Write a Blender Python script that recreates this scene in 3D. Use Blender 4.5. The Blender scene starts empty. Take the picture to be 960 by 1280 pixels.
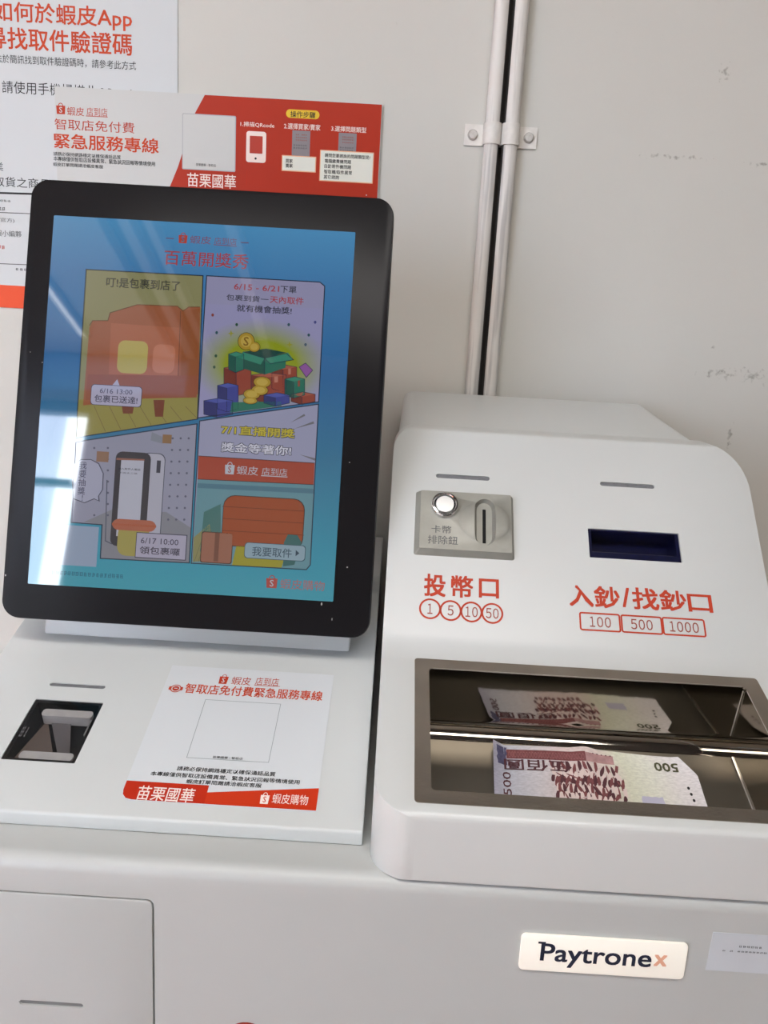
import bpy, bmesh, math, random
from mathutils import Vector, Matrix
import numpy as np

S = bpy.context.scene
COL = S.collection
RAD = math.pi / 180
CZ = 1.45                                  # eye height above the floor

# ------------------------------------------------------------------ camera
FPX, PITCH, YAW, ROLL = 982.0, 12.4, -0.4, 3.27
_p, _y, _r = PITCH * RAD, YAW * RAD, ROLL * RAD
FWD = np.array([math.sin(_y) * math.cos(_p), math.cos(_y) * math.cos(_p), -math.sin(_p)])
_rt = np.array([math.cos(_y), -math.sin(_y), 0.0])
_up = np.cross(_rt, FWD)
RT = math.cos(_r) * _rt + math.sin(_r) * _up
UP = -math.sin(_r) * _rt + math.cos(_r) * _up
cam_d = bpy.data.cameras.new('camera')
cam = bpy.data.objects.new('camera', cam_d)
COL.objects.link(cam)
cam_d.sensor_fit = 'VERTICAL'
cam_d.sensor_height = 36.0
cam_d.lens = 36.0 * FPX / 1280.0
cam_d.clip_start = 0.02
cam.matrix_world = Matrix(((RT[0], UP[0], -FWD[0], 0), (RT[1], UP[1], -FWD[1], 0), (RT[2], UP[2], -FWD[2], CZ), (0, 0, 0, 1)))
S.camera = cam

# ------------------------------------------------------------------ world, light, exposure
S.view_settings.view_transform = 'Standard'
S.view_settings.look = 'None'
S.view_settings.exposure = 0.13
S.view_settings.gamma = 1.0
S.view_settings.use_curve_mapping = False
world = bpy.data.worlds.new('overcast_sky')
S.world = world
world.use_nodes = True
wn = world.node_tree.nodes
bg = wn['Background']
wt = wn.new('ShaderNodeTexCoord'); ws = wn.new('ShaderNodeSeparateXYZ'); wr = wn.new('ShaderNodeValToRGB')
wr.color_ramp.elements[0].position = 0.0; wr.color_ramp.elements[0].color = (0.90, 0.95, 1.0, 1)
wr.color_ramp.elements[1].position = 0.9; wr.color_ramp.elements[1].color = (0.76, 0.88, 1.0, 1)
world.node_tree.links.new(wt.outputs['Generated'], ws.inputs[0])
world.node_tree.links.new(ws.outputs['Z'], wr.inputs[0])
world.node_tree.links.new(wr.outputs[0], bg.inputs['Color'])
bg.inputs['Strength'].default_value = 13.0


def lin(c):
    if isinstance(c, str):
        c = tuple(int(c[i:i + 2], 16) for i in (0, 2, 4))
    return tuple((v / 255 / 12.92) if v / 255 <= 0.04045 else ((v / 255 + 0.055) / 1.055) ** 2.4 for v in c)


def area(name, loc, size, power, rot, color):
    d = bpy.data.lights.new(name, 'AREA'); d.shape = 'RECTANGLE'
    d.size, d.size_y = size; d.energy = power; d.color = color
    o = bpy.data.objects.new(name, d); COL.objects.link(o); o.location = loc; o.rotation_euler = rot
    return o


area('added_lamp_light', (-0.15, -0.50, 2.70), (1.7, 0.44), 22.0, (0, 0, 0), (1.0, 0.955, 0.91))  # unseen overhead lamp, added to brighten the wall and kiosk

# ------------------------------------------------------------------ materials
MATS = {}


def mat(name, color, rough=0.5, metal=0.0, spec=0.5, emit=None, estr=1.0, noise=0.0, nscale=30.0, bump=0.0, bscale=200.0, ior=1.5, alpha=1.0, coat=0.0):
    if name in MATS:
        return MATS[name]
    m = bpy.data.materials.new(name); m.use_nodes = True
    nt = m.node_tree; b = nt.nodes['Principled BSDF']
    c = lin(color)
    b.inputs['Base Color'].default_value = (*c, 1)
    b.inputs['Roughness'].default_value = rough
    b.inputs['Metallic'].default_value = metal
    if any(k in name for k in ('red', 'ink', 'print')): spec = 0.22
    b.inputs['Specular IOR Level'].default_value = spec
    b.inputs['IOR'].default_value = ior
    b.inputs['Coat Weight'].default_value = coat
    b.inputs['Coat Roughness'].default_value = 0.08
    if alpha < 1:
        b.inputs['Alpha'].default_value = alpha
    if emit is not None:
        b.inputs['Emission Color'].default_value = (*lin(emit), 1)
        b.inputs['Emission Strength'].default_value = estr
    tc = nt.nodes.new('ShaderNodeTexCoord')
    if noise > 0:
        n = nt.nodes.new('ShaderNodeTexNoise'); n.inputs['Scale'].default_value = nscale; n.inputs['Detail'].default_value = 4
        nt.links.new(tc.outputs['Object'], n.inputs['Vector'])
        r = nt.nodes.new('ShaderNodeValToRGB')
        r.color_ramp.elements[0].position = 0.3; r.color_ramp.elements[1].position = 0.7
        r.color_ramp.elements[0].color = tuple(v * (1 - noise) for v in c) + (1,)
        r.color_ramp.elements[1].color = tuple(min(1, v * (1 + noise)) for v in c) + (1,)
        nt.links.new(n.outputs['Fac'], r.inputs[0]); nt.links.new(r.outputs[0], b.inputs['Base Color'])
    if bump > 0:
        n2 = nt.nodes.new('ShaderNodeTexNoise'); n2.inputs['Scale'].default_value = bscale; n2.inputs['Detail'].default_value = 3
        nt.links.new(tc.outputs['Object'], n2.inputs['Vector'])
        bp = nt.nodes.new('ShaderNodeBump'); bp.inputs['Strength'].default_value = bump; bp.inputs['Distance'].default_value = 0.001
        nt.links.new(n2.outputs['Fac'], bp.inputs['Height']); nt.links.new(bp.outputs[0], b.inputs['Normal'])
    MATS[name] = m
    return m


WHITE = mat('white_powder_coat', (201, 204, 203), 0.38, spec=0.4, noise=0.012, nscale=6, bump=0.05, bscale=900)
WHITE2 = mat('white_plastic', (199, 201, 199), 0.33, noise=0.01, nscale=8)
FRONTW = mat('cabinet_white', (184, 186, 184), 0.45, noise=0.012, nscale=5, bump=0.05, bscale=900)
BLACKG = mat('black_bezel_glass', (27, 26, 28), 0.26, spec=0.18, ior=1.35)
BLACKP = mat('black_plastic', (16, 16, 17), 0.45)
DARK = mat('dark_gap', (7, 7, 8), 0.9)
SLIT = mat('smoked_slit', (112, 113, 116), 0.3, noise=0.1, nscale=300)
NAVY = mat('navy_slot_plastic', (14, 16, 48), 0.16, coat=0.4)
CHROME = mat('chrome', (235, 235, 235), 0.12, metal=1.0)
CAPM = mat('button_cap_metal', (228, 228, 226), 0.42, metal=0.6)
CASTM = mat('cast_grey_metal', (146, 145, 137), 0.45, metal=0.25, noise=0.07, nscale=60, bump=0.15, bscale=1500)
STEEL = mat('polished_steel', (176, 170, 160), 0.06, metal=1.0, noise=0.05, nscale=12, bump=0.02, bscale=150)
STEELF = mat('satin_steel_floor', (128, 122, 112), 0.42, metal=1.0, noise=0.05, nscale=14, bump=0.03, bscale=300)
STEELB = mat('brushed_steel_rim', (160, 151, 140), 0.27, metal=1.0, noise=0.09, nscale=35, bump=0.08, bscale=500)
RED = mat('red_ink', (182, 60, 34), 0.5)
REDP = mat('printed_red', (194, 52, 20), 0.42, noise=0.02, nscale=20)
REDP2 = mat('printed_deep_red', (182, 42, 16), 0.42)
REDW = mat('poster_red_ink', (194, 68, 32), 0.5)
BROWNRED = mat('faded_red_ink', (150, 78, 66), 0.5)
INK = mat('black_ink', (38, 38, 40), 0.55)
INKG = mat('grey_ink', (88, 88, 90), 0.55)
PAPER = mat('paper_white', (207, 211, 214), 0.5, noise=0.008, nscale=10)
PAPERW = mat('poster_paper', (200, 204, 206), 0.55, noise=0.01, nscale=8)
CARD = mat('banner_white', (196, 197, 195), 0.5)
CARDG = mat('card_grey_border', (170, 172, 174), 0.5)
PINKW = mat('pinkish_white_print', (238, 222, 214), 0.5)
YEL = mat('yellow_print', (222, 186, 52), 0.5)
GREYP = mat('grey_print', (138, 132, 136), 0.5)
CREAMP = mat('cream_print', (224, 226, 216), 0.5)


def disp(name, color):                       # the lit picture of the screen under its smooth front
    if isinstance(color, tuple):
        g_ = sum(color) / 3; color = tuple(c * .86 + (g_ * .7 + 30) * .14 for c in color)  # greyed slightly: reflection haze mixed into the picture colours
    return mat('display_' + name, (3, 3, 4), 0.035, ior=1.85, emit=color, estr=0.66)


# ------------------------------------------------------------------ planes from the photograph
def ray(x, y):
    return RT * (x - 480) / FPX - UP * (y - 640) / FPX + FWD


class Plane:
    """a plane whose u axis is world X and whose v axis rises by `el` degrees from the horizontal"""
    def __init__(s, P, el):
        s.P = np.array(P, float); s.el = el
        s.n = np.array([0, -math.sin(el * RAD), math.cos(el * RAD)])
        s.v = np.array([0, math.cos(el * RAD), math.sin(el * RAD)])

    def hit(s, x, y):                        # camera at the origin
        d = ray(x, y); return d * ((s.P @ s.n) / (d @ s.n))

    def uv(s, x, y):
        h = s.hit(x, y); return (h[0], (h - s.P) @ s.v)

    def w(s, u, v, off=0.0):                 # world point
        q = np.array([0, s.P[1], s.P[2]]) + s.v * v + s.n * off
        return Vector((u, q[1], q[2] + CZ))

    def frame(s, u=0, v=0, off=0):
        o = s.w(u, v, off)
        return Matrix(((1, 0, 0, o.x), (0, s.v[1], s.n[1], o.y), (0, s.v[2], s.n[2], o.z), (0, 0, 0, 1)))


def mk(P, el):
    return Plane(P, el)


CONS = mk(ray(213, 835) * .71, 18)
_lip = CONS.hit(230, 1027)
_lb = mk(_lip, 90).hit(230, 1044)
ZC = _lb[2]                                  # cabinet top (camera-relative)
_fb = mk(_lb, 0).hit(700, 1113)
FRONT = mk(_fb, 90)
YF = _fb[1]
_ft = FRONT.hit(700, 1030)
LOW = mk(_ft, 18)                            # tray slope of the cash unit
UPP = mk(LOW.hit(520, 812), 50)              # coin panel slope
MON = mk(ray(77, 269) * .715, 76)
YW = 0.985
WALL = mk((0, YW, 0), 90)
TOPW = ZC + CZ


# ------------------------------------------------------------------ object helpers
def link(o, parent=None):
    COL.objects.link(o)
    if parent is not None:
        o.parent = parent
        o.matrix_parent_inverse = parent.matrix_basis.inverted()
    return o


def mesh_obj(name, verts, faces, m, parent=None, smooth=None):
    me = bpy.data.meshes.new(name); me.from_pydata([tuple(v) for v in verts], [], faces)
    me.materials.append(m); me.update()
    o = bpy.data.objects.new(name, me)
    if smooth:
        sm(me, smooth)
    return link(o, parent)


def sm(me, ang=35):
    for p in me.polygons:
        p.use_smooth = True
    me.set_sharp_from_angle(angle=ang * RAD)


def bm_obj(name, bm, m, parent=None, smooth=35):
    me = bpy.data.meshes.new(name)
    bmesh.ops.recalc_face_normals(bm, faces=bm.faces)
    bm.to_mesh(me); bm.free(); me.materials.append(m)
    if smooth:
        sm(me, smooth)
    return link(bpy.data.objects.new(name, me), parent)


def thing(name, label, cat, loc, group=None):
    o = bpy.data.objects.new(name, None); o.empty_display_size = 0.05; COL.objects.link(o)
    o.location = loc; o['label'] = label; o['category'] = cat
    if group: o['group'] = group
    return o


def tag(o, label, cat=None, group=None):
    o['label'] = label
    if cat: o['category'] = cat
    if group: o['group'] = group
    return o


def struct(o):
    o['kind'] = 'structure'; return o


def box_bm(x0, x1, y0, y1, z0, z1, bev=0.0, seg=2):
    bm = bmesh.new()
    bmesh.ops.create_cube(bm, size=1)
    for v in bm.verts:
        v.co = ((x0 + x1) / 2 + v.co.x * (x1 - x0), (y0 + y1) / 2 + v.co.y * (y1 - y0), (z0 + z1) / 2 + v.co.z * (z1 - z0))
    if bev > 0:
        bmesh.ops.bevel(bm, geom=bm.edges[:], offset=bev, segments=seg, profile=0.5, affect='EDGES')
    return bm


def prism_bm(poly, M, z0, z1, top_inset=None):
    """poly: 2D outline in the frame M (x, y), extruded z0..z1; top_inset(poly) may give another top outline"""
    bm = bmesh.new()
    a = [bm.verts.new(M @ Vector((x, y, z0))) for x, y in poly]
    tp = poly if top_inset is None else top_inset
    b = [bm.verts.new(M @ Vector((x, y, z1))) for x, y in tp]
    n = len(poly)
    bm.faces.new(list(reversed(a))); bm.faces.new(b)
    for i in range(n):
        bm.faces.new((a[i], a[(i + 1) % n], b[(i + 1) % n], b[i]))
    bmesh.ops.recalc_face_normals(bm, faces=bm.faces)
    return bm


def rrect(u0, v0, u1, v1, r, seg=6):
    if not isinstance(r, (tuple, list)):
        r = (r,) * 4                           # bl, br, tr, tl
    pts = []
    for (cx, cy, a0, rr) in ((u0 + r[0], v0 + r[0], 180, r[0]), (u1 - r[1], v0 + r[1], 270, r[1]), (u1 - r[2], v1 - r[2], 0, r[2]), (u0 + r[3], v1 - r[3], 90, r[3])):
        if rr < 1e-6:
            pts.append((cx, cy)); continue
        for i in range(seg + 1):
            a = (a0 + 90 * i / seg) * RAD
            pts.append((cx + rr * math.cos(a), cy + rr * math.sin(a)))
    return pts


def capsule(u0, v0, u1, v1, seg=8):
    return rrect(u0, v0, u1, v1, min(u1 - u0, v1 - v0) / 2 * 0.999, seg)


def fillet(poly, radii, seg=8):
    out = []; n = len(poly)
    for i in range(n):
        p = Vector(poly[i]); a = Vector(poly[i - 1]); b = Vector(poly[(i + 1) % n]); r = radii[i]
        if r <= 0:
            out.append(tuple(p)); continue
        da = (a - p).normalized(); db = (b - p).normalized()
        ang = da.angle(db); t = r / math.tan(ang / 2)
        c = p + (da + db).normalized() * (r / math.sin(ang / 2))
        s0 = p + da * t - c; s1 = p + db * t - c
        th = s0.angle_signed(s1)
        for k in range(seg + 1):
            f = th * k / seg
            v = Vector((s0.x * math.cos(f) + s0.y * math.sin(f), -s0.x * math.sin(f) + s0.y * math.cos(f)))
            out.append(tuple(c + v))
    return out


def boolean(base, cutters, op='DIFFERENCE'):
    """exact booleans of bmeshes, returns a mesh"""
    me = bpy.data.meshes.new('tmp'); base.to_mesh(me); base.free()
    o = bpy.data.objects.new('tmp', me); COL.objects.link(o)
    tmp = []
    for c in cutters:
        oper = op
        if isinstance(c, tuple): c, oper = c
        cm = bpy.data.meshes.new('tmpc'); c.to_mesh(cm); c.free()
        co = bpy.data.objects.new('tmpc', cm); COL.objects.link(co); tmp.append(co)
        md = o.modifiers.new('b', 'BOOLEAN'); md.operation = oper; md.object = co; md.solver = 'EXACT'
    dg = bpy.context.evaluated_depsgraph_get(); dg.update()
    res = bpy.data.meshes.new_from_object(o.evaluated_get(dg))
    for t in tmp + [o]:
        m_ = t.data; bpy.data.objects.remove(t); bpy.data.meshes.remove(m_)
    return res


def me2bm(me):
    bm = bmesh.new(); bm.from_mesh(me); bpy.data.meshes.remove(me)
    bmesh.ops.remove_doubles(bm, verts=bm.verts, dist=1e-5)
    bmesh.ops.dissolve_degenerate(bm, edges=bm.edges, dist=1e-5)
    return bm


def bevel_sharp(bm, width, seg=3, ang=40):
    es = [e for e in bm.edges if len(e.link_faces) == 2 and e.calc_face_angle(0) > ang * RAD]
    bmesh.ops.bevel(bm, geom=es, offset=width, segments=seg, profile=0.5, affect='EDGES', clamp_overlap=True)
    return bm


# flat print -------------------------------------------------------
LAY = 0.00009


def px2uv(pl, pts):
    return [pl.uv(*p) for p in pts]


def flat(name, pl, uv, m, parent, layer=1, base=0.0):
    off = base + layer * LAY
    return mesh_obj(name, [pl.w(u, v, off) for u, v in uv], [tuple(range(len(uv)))], m, parent)


def pflat(name, pl, pts, m, parent, layer=1, base=0.0):
    uv = px2uv(pl, pts)
    ar = sum(uv[i - 1][0] * uv[i][1] - uv[i][0] * uv[i - 1][1] for i in range(len(uv)))
    if ar < 0: uv.reverse()
    return flat(name, pl, uv, m, parent, layer, base)


def ribbon(name, pl, pts, width, m, parent, layer=1, base=0.0, closed=False, uv=None):
    """a flat printed line of `width` metres along pixel points (or uv points)"""
    q = [Vector(a) for a in (uv if uv is not None else px2uv(pl, pts))]
    n = len(q); vs = []; fs = []
    for i in range(n):
        a = q[i - 1] if (i > 0 or closed) else q[i]
        b = q[(i + 1) % n] if (i < n - 1 or closed) else q[i]
        d1 = (q[i] - a); d2 = (b - q[i])
        d1 = d1.normalized() if d1.length > 1e-9 else d2.normalized()
        d2 = d2.normalized() if d2.length > 1e-9 else d1
        t = (d1 + d2); t = t.normalized() if t.length > 1e-6 else d1
        nn = Vector((-t.y, t.x)); k = width / 2 / max(0.4, nn.dot(Vector((-d1.y, d1.x))))
        vs += [q[i] + nn * k, q[i] - nn * k]
    for i in range(n if closed else n - 1):
        j = (i + 1) % n
        fs.append((2 * i + 1, 2 * j + 1, 2 * j, 2 * i))
    return mesh_obj(name, [pl.w(v.x, v.y, base + layer * LAY) for v in vs], fs, m, parent)


_tcache = {}


def text_mesh(s, bold=0.0, res=2, shear=0.0):
    k = (s, bold, res, shear)
    if k not in _tcache:
        cu = bpy.data.curves.new('t', 'FONT'); cu.body = s; cu.size = 1.0; cu.resolution_u = res; cu.shear = shear
        cu.space_character = 1.0
        o = bpy.data.objects.new('t', cu); COL.objects.link(o)
        dg = bpy.context.evaluated_depsgraph_get(); dg.update()
        me = bpy.data.meshes.new_from_object(o.evaluated_get(dg))
        bpy.data.objects.remove(o); bpy.data.curves.remove(cu)
        co = np.zeros(len(me.vertices) * 3); me.vertices.foreach_get('co', co); co = co.reshape(-1, 3)[:, :2]
        fs = [tuple(p.vertices) for p in me.polygons]
        bpy.data.meshes.remove(me)
        if bold > 0.002:                     # heavier weights: the outline repeated a hair apart
            n0 = len(co); d = bold * .62; cs = [co]; f0 = list(fs)
            for i, (dx, dy) in enumerate(((d, d), (-d, d), (-d, -d), (d, -d))):
                cs.append(co + np.array([dx, dy])); fs += [tuple(q + n0 * (i + 1) for q in f) for f in f0]
            co = np.concatenate(cs)
        _tcache[k] = (co, fs, (np.arange(len(co)) // n0) * 9e-6 if bold > 0.002 else np.zeros(len(co)))
    return _tcache[k]


def text_uv(name, pl, s, u0, v0, u1, v1, m, parent, layer=2, base=0.0, bold=0.0, res=2, flip=False, shear=0.0, fn=None):
    co, fs, zo = text_mesh(s, bold, res, shear)
    mn = co.min(0); mx = co.max(0)
    t = (co - mn) / (mx - mn)
    if flip: t = 1 - t
    P = fn or (lambda u, v, o: pl.w(u, v, o))
    vs = [P(u0 + a * (u1 - u0), v0 + b * (v1 - v0), base + layer * LAY + z_) for (a, b), z_ in zip(t, zo)]
    return mesh_obj(name, vs, fs, m, parent)


def text(pl, s, bl, tr, m, parent, name='lettering', **kw):
    u0, v0 = pl.uv(*bl); u1, v1 = pl.uv(*tr)
    return text_uv(name, pl, s, u0, v0, u1, v1, m, parent, **kw)


def strokes(pl, bl, tr, n, m, parent, layer=2, base=0.0, seed=1, name='fine_print'):
    """fine print too small to read in the photograph: little pen strokes in rows of character cells"""
    rnd = random.Random(seed); u0, v0 = pl.uv(*bl); u1, v1 = pl.uv(*tr)
    cw = (u1 - u0) / n; h = v1 - v0; vs = []; fs = []
    def q(a, b, c, d):
        k = len(vs); vs.extend([pl.w(a, b, base + layer * LAY), pl.w(c, b, base + layer * LAY), pl.w(c, d, base + layer * LAY), pl.w(a, d, base + layer * LAY)])
        fs.append((k, k + 1, k + 2, k + 3))
    for i in range(n):
        if rnd.random() < 0.04: continue
        x = u0 + i * cw
        for k in range(3):
            y = v0 + h * (0.05 + 0.36 * k); q(x + cw * rnd.uniform(.05, .3), y, x + cw * rnd.uniform(.6, .9), y + h * .13)
        for k in range(2):
            xx = x + cw * (rnd.uniform(.1, .3) + .42 * k); q(xx, v0 + h * rnd.uniform(0, .2), xx + cw * .13, v0 + h * rnd.uniform(.75, 1))
    return mesh_obj(name, vs, fs, m, parent)


def bag_logo(pl, p_bl, p_tr, m, minner, parent, layer=2, base=0.0):
    """a little shopping bag with an S on it"""
    u0, v0 = pl.uv(*p_bl); u1, v1 = pl.uv(*p_tr); w = u1 - u0; h = v1 - v0
    body = [(u0 + .06 * w, v0), (u1 - .06 * w, v0), (u1, v0 + .76 * h), (u0, v0 + .76 * h)]
    flat('logo_bag', pl, body, m, parent, layer, base)
    arc = [(u0 + w / 2 + .24 * w * math.cos(a), v0 + .74 * h + .24 * h * math.sin(a)) for a in [math.pi * k / 8 for k in range(9)]]
    ribbon('logo_handle', pl, None, .08 * w, m, parent, layer, base, uv=arc)
    text_uv('logo_letter', pl, 'S', u0 + .33 * w, v0 + .12 * h, u1 - .33 * w, v0 + .64 * h, minner, parent, layer + 1, base, bold=0.01)


def ellipse(pl, cx, cy, rx, ry, n=20):
    c = pl.uv(cx, cy); ax = pl.uv(cx + rx, cy)[0] - c[0]; ay = pl.uv(cx, cy - ry)[1] - c[1]
    return [(c[0] + ax * math.cos(2 * math.pi * k / n), c[1] + ay * math.sin(2 * math.pi * k / n)) for k in range(n)]


def circle_uv(c, r, n=24):
    return [(c[0] + r * math.cos(2 * math.pi * k / n), c[1] + r * math.sin(2 * math.pi * k / n)) for k in range(n)]


# ================================================================== THE ROOM
XL, XR, YB, HC = -3.6, 1.9, -2.0, 2.8


def wall_mat(name, c, specks=False):
    m = mat(name, c, 0.75, spec=0.25, noise=0.015, nscale=3, bump=0.25, bscale=60)
    if specks:
        nt = m.node_tree; b = nt.nodes['Principled BSDF']
        src = b.inputs['Base Color'].links[0].from_socket
        geo = nt.nodes.new('ShaderNodeNewGeometry')
        n = nt.nodes.new('ShaderNodeTexNoise'); n.inputs['Scale'].default_value = 190; n.inputs['Detail'].default_value = 3
        nt.links.new(geo.outputs['Position'], n.inputs['Vector'])
        total = None
        for (px, py, rx, rz) in ((840, 196, .075, .005), (905, 468, .055, .011), (940, 470, .03, .018), (912, 545, .01, .03), (950, 205, .03, .006), (893, 434, .006, .004), (905, 90, .012, .02), (640, 196, .03, .004)):
            h = WALL.hit(px, py)
            sub = nt.nodes.new('ShaderNodeVectorMath'); sub.operation = 'SUBTRACT'; sub.inputs[1].default_value = (h[0], YW, h[2] + CZ)
            nt.links.new(geo.outputs['Position'], sub.inputs[0])
            mul = nt.nodes.new('ShaderNodeVectorMath'); mul.operation = 'MULTIPLY'; mul.inputs[1].default_value = (1 / rx, 0, 1 / rz)
            nt.links.new(sub.outputs[0], mul.inputs[0])
            ln = nt.nodes.new('ShaderNodeVectorMath'); ln.operation = 'LENGTH'; nt.links.new(mul.outputs[0], ln.inputs[0])
            inv = nt.nodes.new('ShaderNodeMapRange'); inv.inputs[1].default_value = 1.0; inv.inputs[2].default_value = 0.0; inv.inputs[3].default_value = 0; inv.inputs[4].default_value = 1
            nt.links.new(ln.outputs['Value'], inv.inputs[0])
            if total is None: total = inv.outputs[0]
            else:
                mx = nt.nodes.new('ShaderNodeMath'); mx.operation = 'MAXIMUM'
                nt.links.new(total, mx.inputs[0]); nt.links.new(inv.outputs[0], mx.inputs[1]); total = mx.outputs[0]
        ad = nt.nodes.new('ShaderNodeMath'); ad.operation = 'MULTIPLY_ADD'; ad.inputs[1].default_value = 0.34
        nt.links.new(total, ad.inputs[0]); nt.links.new(n.outputs['Fac'], ad.inputs[2])
        th = nt.nodes.new('ShaderNodeMapRange'); th.inputs[1].default_value = 0.74; th.inputs[2].default_value = 0.92; th.inputs[3].default_value = 0; th.inputs[4].default_value = 0.5
        nt.links.new(ad.outputs[0], th.inputs[0])
        mixn = nt.nodes.new('ShaderNodeMix'); mixn.data_type = 'RGBA'
        mixn.inputs['B'].default_value = (*lin((92, 88, 76)), 1)
        nt.links.new(th.outputs[0], mixn.inputs['Factor']); nt.links.new(src, mixn.inputs['A'])
        nt.links.new(mixn.outputs['Result'], b.inputs['Base Color'])
    return m


WALLM = wall_mat('painted_plaster_wall', (203, 202, 196), True)
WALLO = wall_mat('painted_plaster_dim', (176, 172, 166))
FLOORM = mat('terracotta_tile_floor', (178, 140, 118), 0.4, noise=0.08, nscale=4)
CEILM = mat('ceiling_board', (104, 106, 110), 0.8, noise=0.03, nscale=3)
BOUNCEW = mat('orange_bounce_paint', (216, 110, 62), 0.5)
PAVE = mat('pavement_concrete', (150, 150, 148), 0.8, noise=0.1, nscale=3)
FRAMEM = mat('aluminium_door_frame', (120, 124, 130), 0.35, metal=0.7)
GLASSM = mat('door_glass', (255, 255, 255), 0.0, alpha=1.0)
_b = GLASSM.node_tree.nodes['Principled BSDF']; _b.inputs['Transmission Weight'].default_value = 1.0; _b.inputs['IOR'].default_value = 1.01

struct(bm_obj('floor', box_bm(XL, XR, YB, YW, -0.1, 0), FLOORM, smooth=None))
struct(bm_obj('ceiling', box_bm(XL, XR, YB, YW, HC, HC + 0.1), CEILM, smooth=None))
struct(bm_obj('wall_front', box_bm(XL - .1, XR + .1, YW, YW + 0.1, -0.1, HC + .1), WALLM, smooth=None))
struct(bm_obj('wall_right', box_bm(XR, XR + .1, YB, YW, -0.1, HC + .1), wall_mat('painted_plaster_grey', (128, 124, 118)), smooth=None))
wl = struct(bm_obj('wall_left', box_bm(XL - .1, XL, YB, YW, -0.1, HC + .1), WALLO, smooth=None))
# wall behind the photographer with a wide doorway to the street
dx0, dx1, dz1 = -3.35, -1.40, 2.50
wb = boolean(box_bm(XL - .1, XR + .1, YB - .12, YB, -0.1, HC + .1), [box_bm(dx0, dx1, YB - .3, YB + .2, -0.2, dz1), box_bm(dx0, -0.98, YB - .3, YB + .2, dz1 + .05, dz1 + .26)])
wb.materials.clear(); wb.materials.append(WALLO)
struct(link(bpy.data.objects.new('wall_back', wb)))
dr = bpy.data.objects.new('door_1', None); COL.objects.link(dr); dr.location = ((dx0 + dx1) / 2, YB - .06, 0); dr['kind'] = 'structure'
for (a, b_, c, d) in ((dx0, dx0 + .05, 0, dz1), (dx1 - .02, dx1, 0, dz1), (dx0, dx1, dz1 - .05, dz1), (-2.5, -2.46, 0, dz1), (dx0 + .05, dx1 - .05, 2.10, 2.125)):
    bm_obj('door_frame', box_bm(a, b_, YB - .09, YB - .03, c, d), FRAMEM, dr, None)
bm_obj('door_glass', box_bm(dx0 + .05, -2.5, YB - .063, YB - .057, 0.02, 2.1), GLASSM, dr, None)
FROST = mat('frosted_transom_film', (150, 170, 190), 0.7)
_b = FROST.node_tree.nodes['Principled BSDF']; _b.inputs['Transmission Weight'].default_value = 0.35
win = bpy.data.objects.new('window_1', None); COL.objects.link(win); win.location = (-2.1, YB - .06, dz1 + .05); win['kind'] = 'structure'
bm_obj('frosted_pane', box_bm(dx0, -0.98, YB - .065, YB - .055, dz1 + .05, dz1 + .26), FROST, win, None)
struct(bm_obj('bounce_trim', box_bm(XL, XL + .012, YB, YW, 0, 1.15), BOUNCEW, smooth=None))  # orange band added on the unseen left wall to bounce warm light
struct(bm_obj('pavement', box_bm(-14, 6, -14, YB - .12, -0.16, -0.06), PAVE, smooth=None))
beam = mat('ceiling_beam_paint', (236, 238, 240), 0.6)
for k, (x0, x1) in enumerate(((XL, -1.06), (-0.99, -0.95), (-0.90, -0.87), (-0.62, -0.58))):
    struct(bm_obj('ceiling_beam', box_bm(x0, x1, YB, YW, HC - .06, HC), beam, smooth=None))
hb = mat('grey_facade', (206, 208, 222), 0.8, noise=0.12, nscale=.6)
bld = bm_obj('street_building', box_bm(-9.2, -4.30, -8.3, -8, -0.1, 8.5), hb, smooth=None)
tag(bld, 'grey building across the street seen only as a reflection', 'building')

LAMPM = mat('lamp_diffuser', (240, 240, 240), 0.5, emit=(255, 250, 244), estr=3.4)
for (x, y, sx, sy, lb) in ((-0.15, -0.50, 1.76, 0.5, 'unseen ceiling panel lamp added to light the wall and kiosk'), (-1.40, -1.25, 0.05, 1.1, 'narrow ceiling batten lamp running towards the street door')):
    t = thing('ceiling_lamp', lb, 'lamp', (x, y, 2.71))
    fr = boolean(box_bm(x - sx / 2, x + sx / 2, y - sy / 2, y + sy / 2, 2.71, HC), [box_bm(x - sx / 2 + .01, x + sx / 2 - .01, y - sy / 2 + .01, y + sy / 2 - .01, 2.6, 2.74)])
    fr.materials.clear(); fr.materials.append(WHITE2); link(bpy.data.objects.new('lamp_frame', fr), t)
    bm_obj('diffuser', box_bm(x - sx / 2 + .01, x + sx / 2 - .01, y - sy / 2 + .01, y + sy / 2 - .01, 2.722, 2.73), LAMPM, t, None)


# ================================================================== CONDUITS ON THE WALL
def paint_streak():
    m = mat('streaky_white_paint', (196, 193, 188), 0.5)
    nt = m.node_tree; b = nt.nodes['Principled BSDF']
    tc = nt.nodes.new('ShaderNodeTexCoord'); mp = nt.nodes.new('ShaderNodeMapping'); mp.inputs['Scale'].default_value = (160, 160, 7)
    n = nt.nodes.new('ShaderNodeTexNoise'); n.inputs['Scale'].default_value = 1.0; n.inputs['Detail'].default_value = 5
    r = nt.nodes.new('ShaderNodeValToRGB')
    r.color_ramp.elements[0].position = 0.36; r.color_ramp.elements[0].color = (*lin((184, 182, 180)), 1)
    r.color_ramp.elements[1].position = 0.52; r.color_ramp.elements[1].color = (*lin((218, 215, 211)), 1)
    nt.links.new(tc.outputs['Object'], mp.inputs[0]); nt.links.new(mp.outputs[0], n.inputs['Vector'])
    nt.links.new(n.outputs['Fac'], r.inputs[0]); nt.links.new(r.outputs[0], b.inputs['Base Color'])
    return m


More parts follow.
